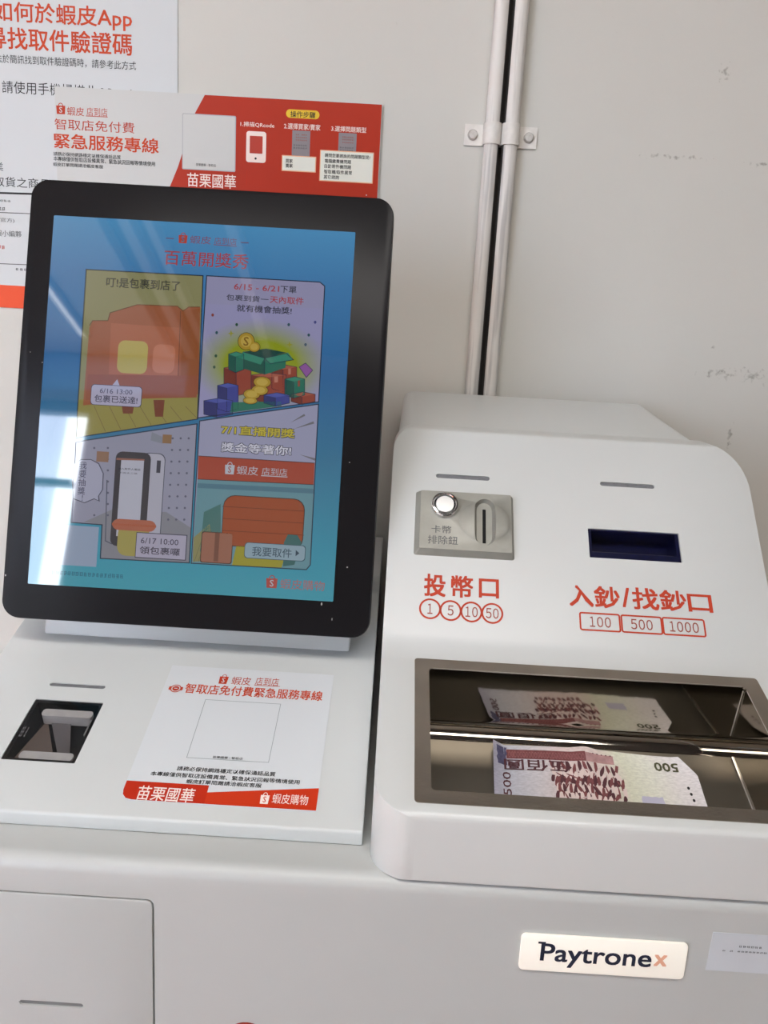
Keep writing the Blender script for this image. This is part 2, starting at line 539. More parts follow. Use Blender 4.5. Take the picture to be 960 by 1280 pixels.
PIPEM = paint_streak()
CLAMPM = mat('clamp_paint', (220, 217, 212), 0.5, noise=0.08, nscale=90, bump=0.3, bscale=400)
SCREWM = mat('painted_screw', (190, 187, 182), 0.5, noise=0.2, nscale=200)
wp = mk((0, YW - .01, 0), 90)
CLZ = wp.hit(620, 168)[2] + CZ


GAPSHADE = mat('painted_gap_shade', (52, 50, 48), 0.7)


def conduit(cx, r, side, label):
    cy = YW - r - .0005
    t = thing('conduit', label, 'pipe', (cx, cy, 0.0), 'painted conduits on the wall')
    bm = bmesh.new(); N = 20
    for (z) in (0.03, HC - .001):
        pass
    rings = []
    for z in (0.005, HC - .005):
        rings.append([bm.verts.new((cx + r * math.cos(2 * math.pi * k / N), cy + r * math.sin(2 * math.pi * k / N), z)) for k in range(N)])
    for k in range(N):
        bm.faces.new((rings[0][k], rings[0][(k + 1) % N], rings[1][(k + 1) % N], rings[1][k]))
    bm.faces.new(list(reversed(rings[0]))); bm.faces.new(rings[1])
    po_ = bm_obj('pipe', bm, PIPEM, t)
    po_.data.materials.append(GAPSHADE)                     # shade of the gap painted onto the side facing the other pipe
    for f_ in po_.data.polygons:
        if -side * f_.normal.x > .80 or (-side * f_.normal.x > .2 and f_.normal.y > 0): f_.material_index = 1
    # saddle clamp: a strap over the pipe with an ear on the outer side
    for zc, vis in ((CLZ, True), (CLZ + 1.0, False), (CLZ - 1.0, False)):
        ro = r + .0016; h = .0115
        prof = []
        for k in range(13):
            a = math.pi - math.pi * k / 12 if side > 0 else math.pi * k / 12
            prof.append((cx + ro * math.cos(a), cy - ro * math.sin(a)))
        prof.append((cx + side * ro, YW - .0022)); prof.append((cx + side * (ro + .021), YW - .0022)); prof.append((cx + side * (ro + .021), YW - .0002))
        prof.append((cx - side * ro, YW - .0002))
        bm = prism_bm(prof, Matrix.Translation((0, 0, zc - h)), 0, 2 * h)
        c = bm_obj('saddle_clamp', bm, CLAMPM, t)
        bm = bmesh.new()
        bmesh.ops.create_cone(bm, cap_ends=True, segments=16, radius1=.0062, radius2=.0045, depth=.004)
        bmesh.ops.rotate(bm, verts=bm.verts, cent=(0, 0, 0), matrix=Matrix.Rotation(90 * RAD, 3, 'X'))
        bmesh.ops.translate(bm, verts=bm.verts, vec=(cx + side * (ro + .0115), YW - .0040, zc))
        bm_obj('screw', bm, SCREWM, c)


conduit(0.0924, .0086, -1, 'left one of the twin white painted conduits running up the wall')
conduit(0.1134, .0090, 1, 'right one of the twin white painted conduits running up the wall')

struct(bm_obj('gap_shade_strip', box_bm(0.0985, 0.1080, YW - .0006, YW - .0001, .01, HC - .01), mat('gap_shade_dark', (58, 55, 52), 0.8), smooth=None))  # dark strip on the wall paints the shade between the pipes

# ================================================================== PAPERS ON THE WALL
# tall instruction poster, its edge behind the red banner and the monitor
PO = mk((0, YW - .0012, 0), 90)
u1 = PO.uv(222, 0)[0]; u0 = -0.84; vb = PO.uv(0, 384)[1]; vt = 0.62
bm = prism_bm([(u0, vb), (u1, vb), (u1, vt), (u0, vt)], PO.frame(), -.0010, 0)
po = tag(bm_obj('instruction_poster', bm, PAPERW, None, None), 'tall white wall poster with large orange red heading, left of the pipes', 'poster')
text(PO, '如何於蝦皮App', (-8, 30), (165, 10), REDW, po, bold=0.018)
text(PO, '尋找取件驗證碼', (-16, 60), (165, 42), REDW, po, bold=0.02)
text(PO, '無法於簡訊找到取件驗證碼時，請參考此方式', (-15, 78), (170, 77), INK, po)
text(PO, '請使用手機掃描此QRcode', (3, 117), (172, 110), INK, po)
text(PO, '業', (-10, 213), (4, 203), INK, po)
text(PO, '領取貨之商品', (-22, 232), (62, 224), INK, po)
ribbon('table_rule', PO, [(-40, 240), (60, 243)], .0022, INK, po)
for yy in (266, 330):
    ribbon('table_rule', PO, [(-40, yy - 2), (60, yy + 2)], .0009, INKG, po)
strokes(PO, (-20, 251), (14, 250), 7, INKG, po, seed=3)
strokes(PO, (-20, 262), (7, 259), 6, INK, po, seed=4)
text(PO, '商店(官方)', (-18, 277), (18, 273), INKG, po)
text(PO, '小編 蝦小編夥', (-24, 294), (27, 289), INKG, po)
strokes(PO, (-20, 310), (7, 307), 5, REDW, po, seed=5)
strokes(PO, (19, 338), (40, 336), 4, INK, po, seed=6)
ub = PO.uv(0, 384)[1]; ut = PO.uv(0, 356)[1]
flat('orange_band', PO, [(u0, ub), (u1, ub), (u1, ut), (u0, ut)], mat('orange_print', (226, 82, 42), 0.5), po, 1)

# red and white banner board
BN = mk((0, YW - .0042, 0), 90)
tl = BN.uv(68, 108); tr = BN.uv(478, 130)
vt = (tl[1] + tr[1]) / 2; vb = vt - 0.150
ub0, ub1 = tl[0], tr[0]
bm = prism_bm([(ub0, vb), (ub1, vb), (ub1, vt), (ub0, vt)], BN.frame(), -.0028, 0)
bn = tag(bm_obj('service_banner', bm, CARD, None, None), 'landscape red and white service notice board half hidden behind the monitor', 'sign')
def BNy(x, y): return BN.uv(x, y)
p = px2uv(BN, [(256, 118), (247, 141.6)]); q = px2uv(BN, [(222.5, 208.4)])[0]
sl = (q[0] - (q[0] - .012), )
redpoly = [(p[1][0] - .003, p[1][1]), (q[0], q[1]), (q[0] - .030, vb + .0005), (ub1 - .0005, vb + .0005), (ub1 - .0005, vt - .0005), (p[0][0], vt - .0005)]
flat('red_field', BN, list(reversed(redpoly))[::-1] if False else redpoly, mat('banner_red', (172, 45, 20), 0.45, noise=0.02, nscale=20), bn, 1)
qc = [BN.uv(231, 145), BN.uv(293, 147), BN.uv(289, 212), BN.uv(228, 208)]
qa = (qc[0][0], qc[3][1], qc[1][0] - .001, qc[0][1])
flat('grey_border', BN, rrect(qa[0] - .003, qa[1] - .003, qa[2] + .003, qa[3] + .003, .001, 1), CARDG, bn, 2)
flat('blank_code_field', BN, rrect(qa[0] - .002, qa[1] - .002, qa[2] + .002, qa[3] + .002, .001, 1), CARD, bn, 3)
text(BN, '苗栗國華 - 智取店', (245, 207.5), (270, 205.3), INK, bn, layer=4)
bag_logo(BN, (70.5, 142.3), (81.5, 129), RED, CARD, bn)
text(BN, '蝦皮', (84, 144.2), (105, 134.5), RED, bn)
text(BN, '店到店', (108.5, 144.6), (134.3, 135.6), RED, bn)
ribbon('underline', BN, [(107.5, 145.0), (134.8, 146.4)], .0007, RED, bn, 2)
text(BN, '智取店免付費', (68.5, 161.5), (168, 153.5), RED, bn, bold=-0.004)
text(BN, '緊急服務專線', (67.5, 185), (198.5, 173.5), REDW, bn, bold=0.022)
text(BN, '請務必保持網路穩定以確保通話品質', (67, 194.6), (151, 194.2), INK, bn, bold=0.012, res=1)
text(BN, '本專線僅供智取店設備異常、緊急狀況回報等情境使用', (67, 201), (194, 202.2), INK, bn, bold=0.012, res=1)
text(BN, '蝦皮訂單問題請洽蝦皮客服', (66.5, 207.5), (129, 206.3), INK, bn, bold=0.012, res=1)
text(BN, '苗栗國華', (234, 233), (295, 219), PINKW, bn, bold=0.01)
ribbon('divider', BN, [(309, 212), (308, 232)], .0006, REDP2, bn, 2)
pl_ = BN.uv(357.5, 147); pr_ = BN.uv(399.5, 140)
flat('yellow_tab', BN, capsule(pl_[0], pl_[1], pr_[0], pr_[1] + .0012), YEL, bn, 2)
text(BN, '操作步驟', (363, 146.5), (394.5, 140.3), INK, bn, layer=3, bold=0.015)
text(BN, '1.掃描QRcode', (300.6, 158.2), (343, 154), PINKW, bn, bold=0.01)
text(BN, '2.選擇買家/賣家', (355, 161), (400.6, 156), PINKW, bn, bold=0.01)
text(BN, '3.選擇問題類型', (414, 164), (458, 159.5), PINKW, bn, bold=0.01)
a = BN.uv(307.5, 202.5); b_ = BN.uv(333, 165)
flat('phone_icon', BN, rrect(a[0], a[1], b_[0], b_[1], .003, 4), PINKW, bn, 2)
a = BN.uv(312, 191.5); b_ = BN.uv(328.5, 170.5)
flat('phone_icon_screen', BN, rrect(a[0], a[1], b_[0], b_[1], .0004, 1), mat('phone_icon_red', (178, 62, 48), 0.5), bn, 3)
flat('phone_icon_button', BN, circle_uv(BN.uv(319.5, 198.2), .0013, 10), INK, bn, 3)
for (x0, y0, x1, y1, sd) in ((364.5, 199, 388, 164, 11), (422.5, 192, 446, 167, 12)):
    a = BN.uv(x0, y0); b_ = BN.uv(x1, y1)
    flat('note_icon', BN, rrect(a[0], a[1], b_[0], b_[1], .0003, 1), GREYP, bn, 2)
    for k in range(5):
        yy = y1 + 3.5 + k * 3.4 + (3 if k > 2 else 0)
        strokes(BN, (x0 + 5 - (3 if k > 2 else 0), yy + 1.6), (x1 - 4, yy + .6), 6, INKG if k > 2 else BROWNRED, bn, layer=3, seed=sd + k)
for (x0, y0, x1, y1) in ((353, 212.5, 394.3, 197.2), (400, 225, 466.5, 192)):
    a = BN.uv(x0, y0); b_ = BN.uv(x1, y1)
    flat('option_box_border', BN, rrect(a[0] - .001, a[1] - .001, b_[0] + .001, b_[1] + .001, .0004, 1), mat('peach_print', (232, 178, 140), 0.5), bn, 4)
    flat('option_box', BN, rrect(a[0], a[1], b_[0], b_[1], .0004, 1), CREAMP, bn, 5)
for s, x0, x1, y in (('買家', 357, 366, 203), ('賣家', 357, 366, 209), ('請問您要諮詢的問題類型是?', 406, 463, 196), ('電腦繳費機問題', 406, 439, 203), ('自助寄件機問題', 405.5, 439, 209.5), ('智取櫃/取件異常', 405, 440, 216.5), ('其它諮詢', 404.5, 424, 223)):
    text(BN, s, (x0, y + .5), (x1, y - 4.6 + (x1 - x0) * .057), INK, bn, layer=6, bold=0.015, res=1)

# ================================================================== LOWER CABINET
kx0, kx1 = -0.350, 0.3485
YK = 0.960
Zc = TOPW
cab = thing('payment_kiosk_cabinet', 'white metal lower cabinet with a logo plate, carrying the whole payment kiosk', 'cabinet', ((kx0 + kx1) / 2, (YF + YK) / 2, 0))
prof = fillet([(YF, 0.002), (YK, 0.002), (YK, Zc), (YF, Zc)], [0.002, 0.002, 0.002, 0.010])
MX = Matrix(((0, 0, 1, 0), (1, 0, 0, 0), (0, 1, 0, 0), (0, 0, 0, 1)))      # (y, z) outline swept along X
body = bevel_sharp(prism_bm(prof, MX, kx0, kx1), .004)
du1 = FRONT.uv(190, 1130)[0]; dzt = FRONT.hit(100, 1121)[2] + CZ
du0 = kx0 + 0.018
g = .0014
door_cut = prism_bm(rrect(du0 - g, 0.16 - g, du1 + g, dzt + g, .005, 4), Matrix(((1, 0, 0, 0), (0, 0, -1, YF), (0, 1, 0, 0), (0, 0, 0, 1))), -.012, .01)
bodym = boolean(body, [door_cut, box_bm(0.02, 0.330, YF + .012, 0.66, Zc - .035, Zc + .02)]); bodym.materials.clear(); bodym.materials.append(FRONTW); sm(bodym, 35)
link(bpy.data.objects.new('cabinet_body', bodym), cab)
FF = Matrix(((1, 0, 0, 0), (0, 0, -1, YF), (0, 1, 0, 0), (0, 0, 0, 1)))     # frame of the front face, z out of it
s0 = FRONT.hit(24, 1252); s1 = FRONT.hit(104, 1258)
sv = (s0[2] + s1[2]) / 2 + CZ
dbm = bevel_sharp(prism_bm(rrect(du0, 0.16, du1, dzt, .004, 4), FF, -.0118, 0), .0006, 2)
dm = boolean(dbm, [prism_bm(capsule(s0[0], sv - .0020, s1[0], sv + .0020), FF, -.002, .01)])
dm.materials.clear(); dm.materials.append(FRONTW); sm(dm, 35)
door = link(bpy.data.objects.new('door', dm), cab)
bm_obj('door_slot', prism_bm(capsule(s0[0] + .0002, sv - .0019, s1[0] - .0002, sv + .0019), FF, -.0028, -.0012), mat('slot_grey', (120, 122, 122), 0.5), door, None)
# glowing logo plate
pu0, pv1 = FRONT.uv(652, 1164); pu1 = FRONT.uv(860, 1178)[0]; pv0 = FRONT.uv(652, 1209)[1]
pv1 = (FRONT.uv(652, 1164.5)[1] + FRONT.uv(860, 1177.5)[1]) / 2; pv0 = (FRONT.uv(651, 1209)[1] + FRONT.uv(855, 1222.5)[1]) / 2
PLM = mat('backlit_acrylic', (230, 228, 220), 0.3, emit=(236, 226, 206), estr=0.27)
plate = bm_obj('logo_plate', bevel_sharp(prism_bm(rrect(pu0, pv0 + FRONT.P[2] + CZ, pu1, pv1 + FRONT.P[2] + CZ, .0035, 5), FF, 0.0, .0022), .0006, 2), PLM, cab)
tag(plate, 'warm backlit plate reading Paytronex')
NAVI = mat('dark_navy_print', (34, 40, 58), 0.5)
fo = .0023
text(FRONT, 'Paytrone', (673, 1204), (815, 1184.2), NAVI, plate, base=fo, bold=0.022, res=4)
text(FRONT, 'x', (815, 1203.8), (833.5, 1191), mat('salmon_print', (230, 176, 148), 0.5), plate, base=fo, bold=0.03, res=4)
flat('letter_serif', FRONT, px2uv(FRONT, [(672, 1176), (672.5, 1173.6), (682, 1174.2), (681, 1177)])[::-1], NAVI, plate, 2, fo)
# red ring low on the front
rc = FRONT.uv(308, 1302)
rr = FRONT.uv(337, 1302)[0] - rc[0]
ring = bmesh.new()
N = 40
prev = []
for (rad_, off) in ((rr, 0.0), (rr, .0012), (rr - .0006, .0016), (rr - .0022, .0016), (rr - .0028, .0009), (rr - .0028, 0)):
    prev.append([ring.verts.new(FRONT.w(rc[0] + rad_ * math.cos(2 * math.pi * k / N), rc[1] + rad_ * math.sin(2 * math.pi * k / N), off)) for k in range(N)])
for i in range(len(prev) - 1):
    for k in range(N):
        ring.faces.new((prev[i][k], prev[i][(k + 1) % N], prev[i + 1][(k + 1) % N], prev[i + 1][k]))
rg = bm_obj('red_ring', ring, mat('red_ring_plastic', (140, 44, 34), 0.35), cab)
tag(rg, 'dark red ring around a pink disc')
flat('ring_disc', FRONT, circle_uv(rc, rr - .0027), mat('pale_pink_print', (226, 190, 184), 0.45), rg, 3)

# small asset label
ST = FRONT
a = [ST.uv(884, 1164.5), ST.uv(882, 1210)]
lu0 = a[1][0]; lv1 = a[0][1]; lv0 = a[1][1] - .0015; lu1 = kx1 - .010
lbm = prism_bm([(lu0, lv0), (lu1, lv0), (lu1, lv1), (lu0 + .001, lv1)], FRONT.frame(), 0.0, .00025)
lab = tag(bm_obj('asset_label', lbm, mat('foil_label', (190, 195, 200), 0.3, noise=0.03, nscale=25), None, None), 'small silvery paper label right of the logo plate on the cabinet front', 'label')
strokes(FRONT, (918, 1183.5), (953, 1183), 7, INKG, lab, layer=2, base=.00025, seed=31)
strokes(FRONT, (902, 1188.5), (959, 1190), 12, INKG, lab, layer=2, base=.00025, seed=32)

# ================================================================== LEFT CONSOLE WITH SCANNER
cx0, cx1 = -0.3465, -0.0055
ystep = 0.787
ltop = CONS.hit(230, 1027)
con = thing('scanner_console', 'white sloped console with a scanner window, under and in front of the monitor', 'console', ((cx0 + cx1) / 2, .75, Zc))
zl = CONS.P[2] + CONS.v[2] / CONS.v[1] * (ltop[1] - CONS.P[1]) + CZ
def zcons(y): return CONS.P[2] + math.tan(18 * RAD) * (y - CONS.P[1]) + CZ
zs = zcons(ystep); ztop = mk((0, ystep, 0), 90).hit(480, 722)[2] + CZ
prof = fillet([(ltop[1], Zc + .0003), (YK, Zc + .0003), (YK, ztop), (ystep, ztop), (ystep, zs), (ltop[1], zl)], [.001, 0, .004, .006, .004, .003])
cb = bevel_sharp(prism_bm(prof, MX, cx0, cx1), .0025)
sc = px2uv(CONS, [(45, 873), (130, 879), (92, 955), (1, 948)])
sx0 = (sc[0][0] + sc[3][0]) / 2; sx1 = (sc[1][0] + sc[2][0]) / 2; sy0 = (sc[2][1] + sc[3][1]) / 2; sy1 = (sc[0][1] + sc[1][1]) / 2
CF = CONS.frame()
sl0 = CONS.uv(62, 855.5); sl1 = CONS.uv(132, 858.5); slv = (sl0[1] + sl1[1]) / 2
cm = boolean(cb, [prism_bm(rrect(sx0, sy0, sx1, sy1, .0008, 2), CF, -.030, .02), prism_bm(capsule(sl0[0], slv - .0023, sl1[0], slv + .0023), CF, -.003, .02)])
cm.materials.clear(); cm.materials.append(WHITE); sm(cm, 35)
link(bpy.data.objects.new('console_body', cm), con)
bm_obj('indicator_slit', prism_bm(capsule(sl0[0] + .0001, slv - .0022, sl1[0] - .0001, slv + .0022), CF, -.0035, -.0009), SLIT, con, None)
# scanner: dark well, LED bars and a glass cover
wm = boolean(prism_bm(rrect(sx0 + .0002, sy0 + .0002, sx1 - .0002, sy1 - .0002, .0008, 2), CF, -.0299, -.001), [prism_bm(rrect(sx0 + .003, sy0 + .003, sx1 - .003, sy1 - .003, .0008, 2), CF, -.024, .01)])
wm.materials.clear(); wm.materials.append(BLACKP)
well = link(bpy.data.objects.new('scanner_well', wm), con)
LEDM = mat('led_bar_diffuser', (232, 228, 226), 0.5, noise=0.08, nscale=120)
W_ = sx1 - sx0; H_ = sy1 - sy0
LP = mk(CONS.P - CONS.n * .004, 18)
def led(px0, px1, yt, yb):
    a = CONS.uv(*px0); b = CONS.uv(*px1)
    return a, b
for q in ([(56, 881), (117, 887), (113.5, 895.5), (50.5, 891)], [(22, 944), (89, 948.5), (85, 955), (19, 948)]):
    uv = px2uv(CONS, q)
    us = [p_[0] for p_ in uv]; vs_ = [p_[1] for p_ in uv]
    a0, a1 = (uv[0][0] + uv[3][0]) / 2, (uv[1][0] + uv[2][0]) / 2
    b0 = max(min(vs_), sy0 + .0038); b1 = min(b0 + .0078, sy1 - .0035)
    bm_obj('light_bar', prism_bm(rrect(a0, b0, a1, b1, .0028, 4), CF, -.012, -.0022), LEDM, well)
# inner mirror and lens block seen through the cover
MIRM = mat('scanner_inner_brown', (140, 124, 116), 0.3)
u_a, v_a = sx0 + .006, sy0 + .012
mesh_obj('scan_mirror', [CONS.w(sx0 + .004, sy0 + .010, -.010), CONS.w(sx0 + .036, sy0 + .010, -.016), CONS.w(sx0 + .013, sy1 - .012, -.012)], [(0, 1, 2)], MIRM, well)
mesh_obj('scan_mirror', [CONS.w(sx0 + .017, sy1 - .014, -.010), CONS.w(sx0 + .034, sy1 - .014, -.010), CONS.w(sx0 + .047, sy0 + .012, -.015), CONS.w(sx0 + .040, sy0 + .010, -.015)], [(0, 3, 2, 1)], mat('scanner_inner_grey', (128, 122, 124), 0.3), well)
bm_obj('side_mark', prism_bm(rrect(sx1 - .0042, sy0 + .030, sx1 - .0032, sy0 + .047, .0003, 2), CF, -.004, -.0008), mat('mark_grey', (170, 170, 172), 0.5), well, None)
strokes(CONS, (22, 920), (38, 907), 4, mat('mark_grey', 0), well, layer=1, base=-.0009, seed=44, name='fine_print')
SGL = mat('scanner_glass', (20, 20, 22), 0.03, alpha=0.22, ior=1.5)
bm_obj('scanner_glass', prism_bm(rrect(sx0 + .0003, sy0 + .0003, sx1 - .0003, sy1 - .0003, .0008, 2), CF, -.0007, .0), SGL, con, None)

# sticker on the console --------------------------------------------
c4 = px2uv(CONS, [(212.7, 833), (417, 842.7), (395.9, 1014.5), (152.3, 998.5)])
ku0 = (c4[0][0] + c4[3][0]) / 2; ku1 = (c4[1][0] + c4[2][0]) / 2; kv1 = (c4[0][1] + c4[1][1]) / 2; kv0 = (c4[2][1] + c4[3][1]) / 2
TH = .0003
stk = bm_obj('service_sticker', prism_bm(rrect(ku0, kv0, ku1, kv1, (.009, .0008, .0008, .0008), 6), CF, 0, TH), PAPER, None, None)
tag(stk, 'square white sticker with a red footer stuck on the sloped console', 'sticker')
ga = CONS.uv(160, 976)[1]
gu = CONS.uv(261, 984)[0]
flat('red_footer', CONS, [(ku0 + .009, kv0 + .0001), (gu, kv0 + .0001), (gu, ga), (ku0 + .0002, ga), (ku0 + .0002, kv0 + .009), (ku0 + .0012, kv0 + .0045), (ku0 + .0042, kv0 + .0012)], REDP2, stk, 1, TH)
gb0 = CONS.uv(261, 991)[1]; gb1 = CONS.uv(399.4, 985.7)[1]
flat('red_footer', CONS, [(gu, kv0 + .0001), (ku1 - .0001, kv0 + .0001), (ku1 - .0001, gb1), (gu, gb0)], REDP, stk, 1, TH)
text(CONS, '苗栗國華', (168.5, 1000), (245.5, 986.5), PINKW, stk, base=TH, bold=0.012)
bag_logo(CONS, (324, 1005), (338, 991.5), PINKW, REDP, stk, base=TH)
text(CONS, '蝦皮購物', (339.4, 1004.5), (386, 994.8), PINKW, stk, base=TH)
bag_logo(CONS, (272.3, 855), (287, 843.8), RED, PAPER, stk, base=TH)
text(CONS, '蝦皮', (288.3, 856), (315, 847.5), RED, stk, base=TH)
text(CONS, '店到店', (318.4, 856.6), (349.6, 848.8), RED, stk, base=TH)
ribbon('underline', CONS, [(317.8, 857.0), (349.8, 858.6)], .0007, RED, stk, 2, TH)
text(CONS, '智取店免付費緊急服務專線', (229.5, 866.5), (404, 864.8), REDW, stk, base=TH, bold=0.02)
hc = CONS.uv(219.8, 861); hr = .0048
flat('headset_icon', CONS, circle_uv(hc, hr * .62, 16), RED, stk, 2, TH)
ribbon('headset_icon', CONS, None, .0009, RED, stk, 2, TH, closed=True, uv=circle_uv(hc, hr * .9, 20))
for sgn in (-1, 1):
    flat('headset_icon', CONS, rrect(hc[0] + sgn * hr * 1.05 - .0011, hc[1] - .0022, hc[0] + sgn * hr * 1.05 + .0011, hc[1] + .0022, .001, 3), RED, stk, 3, TH)
ribbon('headset_icon', CONS, None, .0008, PAPER, stk, 4, TH, uv=[(hc[0] - hr * .3, hc[1]), (hc[0] + hr * .3, hc[1])])
q = px2uv(CONS, [(256.5, 874.8), (350.7, 880.7), (335.8, 953.6), (234, 947.5)])
q0, q1, r0, r1 = (q[0][0] + q[3][0]) / 2, (q[1][0] + q[2][0]) / 2, (q[2][1] + q[3][1]) / 2, (q[0][1] + q[1][1]) / 2
ribbon('code_frame', CONS, None, .0005, mat('hairline_grey', (140, 150, 152), 0.5), stk, 2, TH, closed=True, uv=[(q0, r0), (q1, r0), (q1, r1), (q0, r1)])
text(CONS, '苗栗國華 - 智取店', (265.5, 948.2), (304, 947.4), INK, stk, base=TH, bold=0.012, res=1)
text(CONS, '請務必保持網路穩定以確保通話品質', (220.5, 963.6), (345, 965.6), INK, stk, base=TH, bold=0.018, res=1)
text(CONS, '本專線僅供智取店設備異常、緊急狀況回報等情境使用', (187.5, 969.8), (375, 975.6), INK, stk, base=TH, bold=0.018, res=1)
text(CONS, '蝦皮訂單問題請洽蝦皮客服', (232, 979.6), (327.5, 980), INK, stk, base=TH, bold=0.018, res=1)

# ================================================================== MONITOR
mon = thing('touchscreen_monitor', 'black portrait touchscreen monitor showing a blue promotional screen', 'monitor', (-.18, .70, zcons(.70)))
MF = MON.frame()
mc = px2uv(MON, [(33, 300), (491, 300), (6, 700), (467, 700)])
mu0, mu1 = (mc[0][0] + mc[2][0]) / 2, (mc[1][0] + mc[3][0]) / 2
mv1 = (MON.uv(60, 222)[1] + MON.uv(460, 247)[1]) / 2; mv0 = (MON.uv(40, 775)[1] + MON.uv(430, 797)[1]) / 2
shell = bevel_sharp(prism_bm(rrect(mu0, mv0, mu1, mv1, .0165, 8), MF, -.024, -.002), .0025, 2)
bm_obj('monitor_shell', shell, BLACKP, mon)
glass = bevel_sharp(prism_bm(rrect(mu0 + .0008, mv0 + .0008, mu1 - .0008, mv1 - .0008, .0158, 8), MF, -.0019, 0), .0004, 2)
bez = bm_obj('bezel', glass, BLACKG, mon)
tag(bez, 'glossy black front of the screen')
dustm = mat('dust_speck', (170, 168, 165), 0.7)
for (x, y, rx, ry) in ((458, 244, .9, .9), (434, 709, 1.0, 1.0), (402, 755, 1.0, 2.0), (415, 774, .6, 1.8), (38, 440, .5, .5), (53, 453, .8, .6), (7, 719, 1.0, 1.3), (437, 578, .7, .7)):
    flat('dust_speck', MON, ellipse(MON, x, y, rx, ry, 7), dustm, bez, 2)
# stand bracket
zb = zcons(.6935)
br_l = CONS.hit(55, 793)[0]; br_r = CONS.hit(437, 815)[0]
BRK = mk((0, .6935, zb - CZ), 76)
_yb, _t = .6935, math.tan(18 * RAD)
_c76, _s76 = math.cos(76 * RAD), math.sin(76 * RAD)
bpoly = fillet([(_yb, zb + .0002), (_yb + .035, zb + .035 * _t + .0002), (_yb + .035 + .14 * _c76, zb + .14 * _s76), (_yb + .14 * _c76, zb + .14 * _s76)], [0, 0, .002, .002])
bm_obj('stand_bracket', bevel_sharp(prism_bm(bpoly, MX, br_l, br_r), .0025, 3), WHITE2, mon)

# the display and its artwork
dc = px2uv(MON, [(77, 269), (444, 291), (417, 748), (25, 733)])
d0, d1 = (dc[0][0] + dc[3][0]) / 2, (dc[1][0] + dc[2][0]) / 2; e1 = (dc[0][1] + dc[1][1]) / 2; e0 = (dc[2][1] + dc[3][1]) / 2
DM = disp('backdrop', (60, 130, 190))
nt = DM.node_tree; b_ = nt.nodes['Principled BSDF']
tc = nt.nodes.new('ShaderNodeTexCoord'); sp = nt.nodes.new('ShaderNodeSeparateXYZ'); rp = nt.nodes.new('ShaderNodeValToRGB')
nt.links.new(tc.outputs['Generated'], sp.inputs[0]); nt.links.new(sp.outputs['Z'], rp.inputs[0])
els = rp.color_ramp.elements
els[0].position = 0.0; els[0].color = (*lin((58, 152, 172)), 1)
els[1].position = 1.0; els[1].color = (*lin((80, 148, 196)), 1)
for ps, c in ((.12, (52, 144, 170)), (.38, (50, 116, 152)), (.6, (48, 104, 158)), (.85, (68, 126, 178))):
    e = els.new(ps); e.color = (*lin(c), 1)
nt.links.new(rp.outputs[0], b_.inputs['Emission Color'])
dsp = bm_obj('display', prism_bm(rrect(d0, e0, d1, e1, .0006, 1), MF, -.0005, .00015), DM, mon, None)
tag(dsp, 'lit screen picture in four comic panels with Chinese lettering')
DB = .00015


def D(name, pts, color, layer=1, cname=None):
    return pflat(name, MON, pts, disp(cname or 'c%02x%02x%02x' % tuple(color), color), dsp, layer, DB)


def DU(name, uv, color, layer=1):
    return flat(name, MON, uv, disp('c%02x%02x%02x' % tuple(color), color), dsp, layer, DB)


def DL(name, pts, w, color, layer=3, closed=False):
    return ribbon(name, MON, pts, w, disp('c%02x%02x%02x' % tuple(color), color), dsp, layer, DB, closed)


def DT(s, bl, tr, color, layer=6, **kw):
    return text(MON, s, bl, tr, disp('c%02x%02x%02x' % tuple(color), color), dsp, base=DB, layer=layer, **kw)


def rbox(x0, y0, x1, y1, r=0, slope=.058):            # a pixel-given upright box: left edge x0, right edge x1 at top y0, bottom y1 of the left side
    a = MON.uv(x0, y1); b = MON.uv(x1, y0 + (x1 - x0) * slope)
    return rrect(a[0], a[1], b[0], b[1], r, 4) if r > 0 else [(a[0], a[1]), (b[0], a[1]), (b[0], b[1]), (a[0], b[1])]


OUT = (26, 42, 66)
P1 = [(108, 337), (254, 345), (247, 524), (95, 547)]
P2 = [(258.5, 345), (400, 353), (406, 358), (398.4, 502.5), (247.5, 522.5)]
P3 = [(94.5, 552.5), (246.5, 530), (237, 703.6), (126, 698), (128, 656), (89.4, 653)]
P4 = [(250, 526.4), (398.3, 505.5), (388, 706), (383, 712), (239.5, 704)]
# panel 1: a living room
D('panel', P1, (140, 138, 92), 1)
D('floor_picture', [(98, 500), (248.6, 483), (247, 524), (95, 547)], (146, 138, 66), 2)
for k in range(7):
    x = 118 + k * 19
    DL('floor_plank_line', [(x, 508), (x + 14, min(541, 543 - (x - 95) * .15))], .0005, (112, 92, 58), 3)
D('sofa_picture', [(112, 410), (116, 401), (135, 401), (137, 392), (172, 381), (222, 383), (229, 388), (236, 384), (250.5, 384), (248, 493), (200, 496), (104, 507)], (160, 88, 54), 3)
D('sofa_picture', [(139, 404), (226, 410), (224, 470), (136, 470)], (176, 98, 66), 4)
D('sofa_picture', [(228, 389), (250, 386), (248, 470), (226, 474)], (150, 80, 40), 4)
D('sofa_picture', [(110, 468), (247, 470), (246, 497), (107, 500)], (150, 78, 52), 5)
D('sofa_picture', [(152, 506), (168, 506), (166, 517), (154, 517)], (118, 58, 40), 4)
D('sofa_picture', [(192, 500), (206, 500), (204, 521), (194, 521)], (118, 58, 40), 4)
DL('sofa_line', [(112, 407), (116, 401), (135, 401), (138, 391), (172, 381), (222, 383), (229, 389), (236, 384), (250, 384)], .0006, (96, 52, 34), 5)
DL('sofa_line', [(226, 389), (223, 470)], .0006, (96, 52, 34), 5)
DU('cushion_picture', rbox(146, 425, 186, 466, .006), (184, 168, 84), 6)
DU('cushion_picture', rbox(190, 430, 220, 466, .006), (196, 120, 92), 6)
DL('panel_outline', P1, .0009, OUT, 7, True)
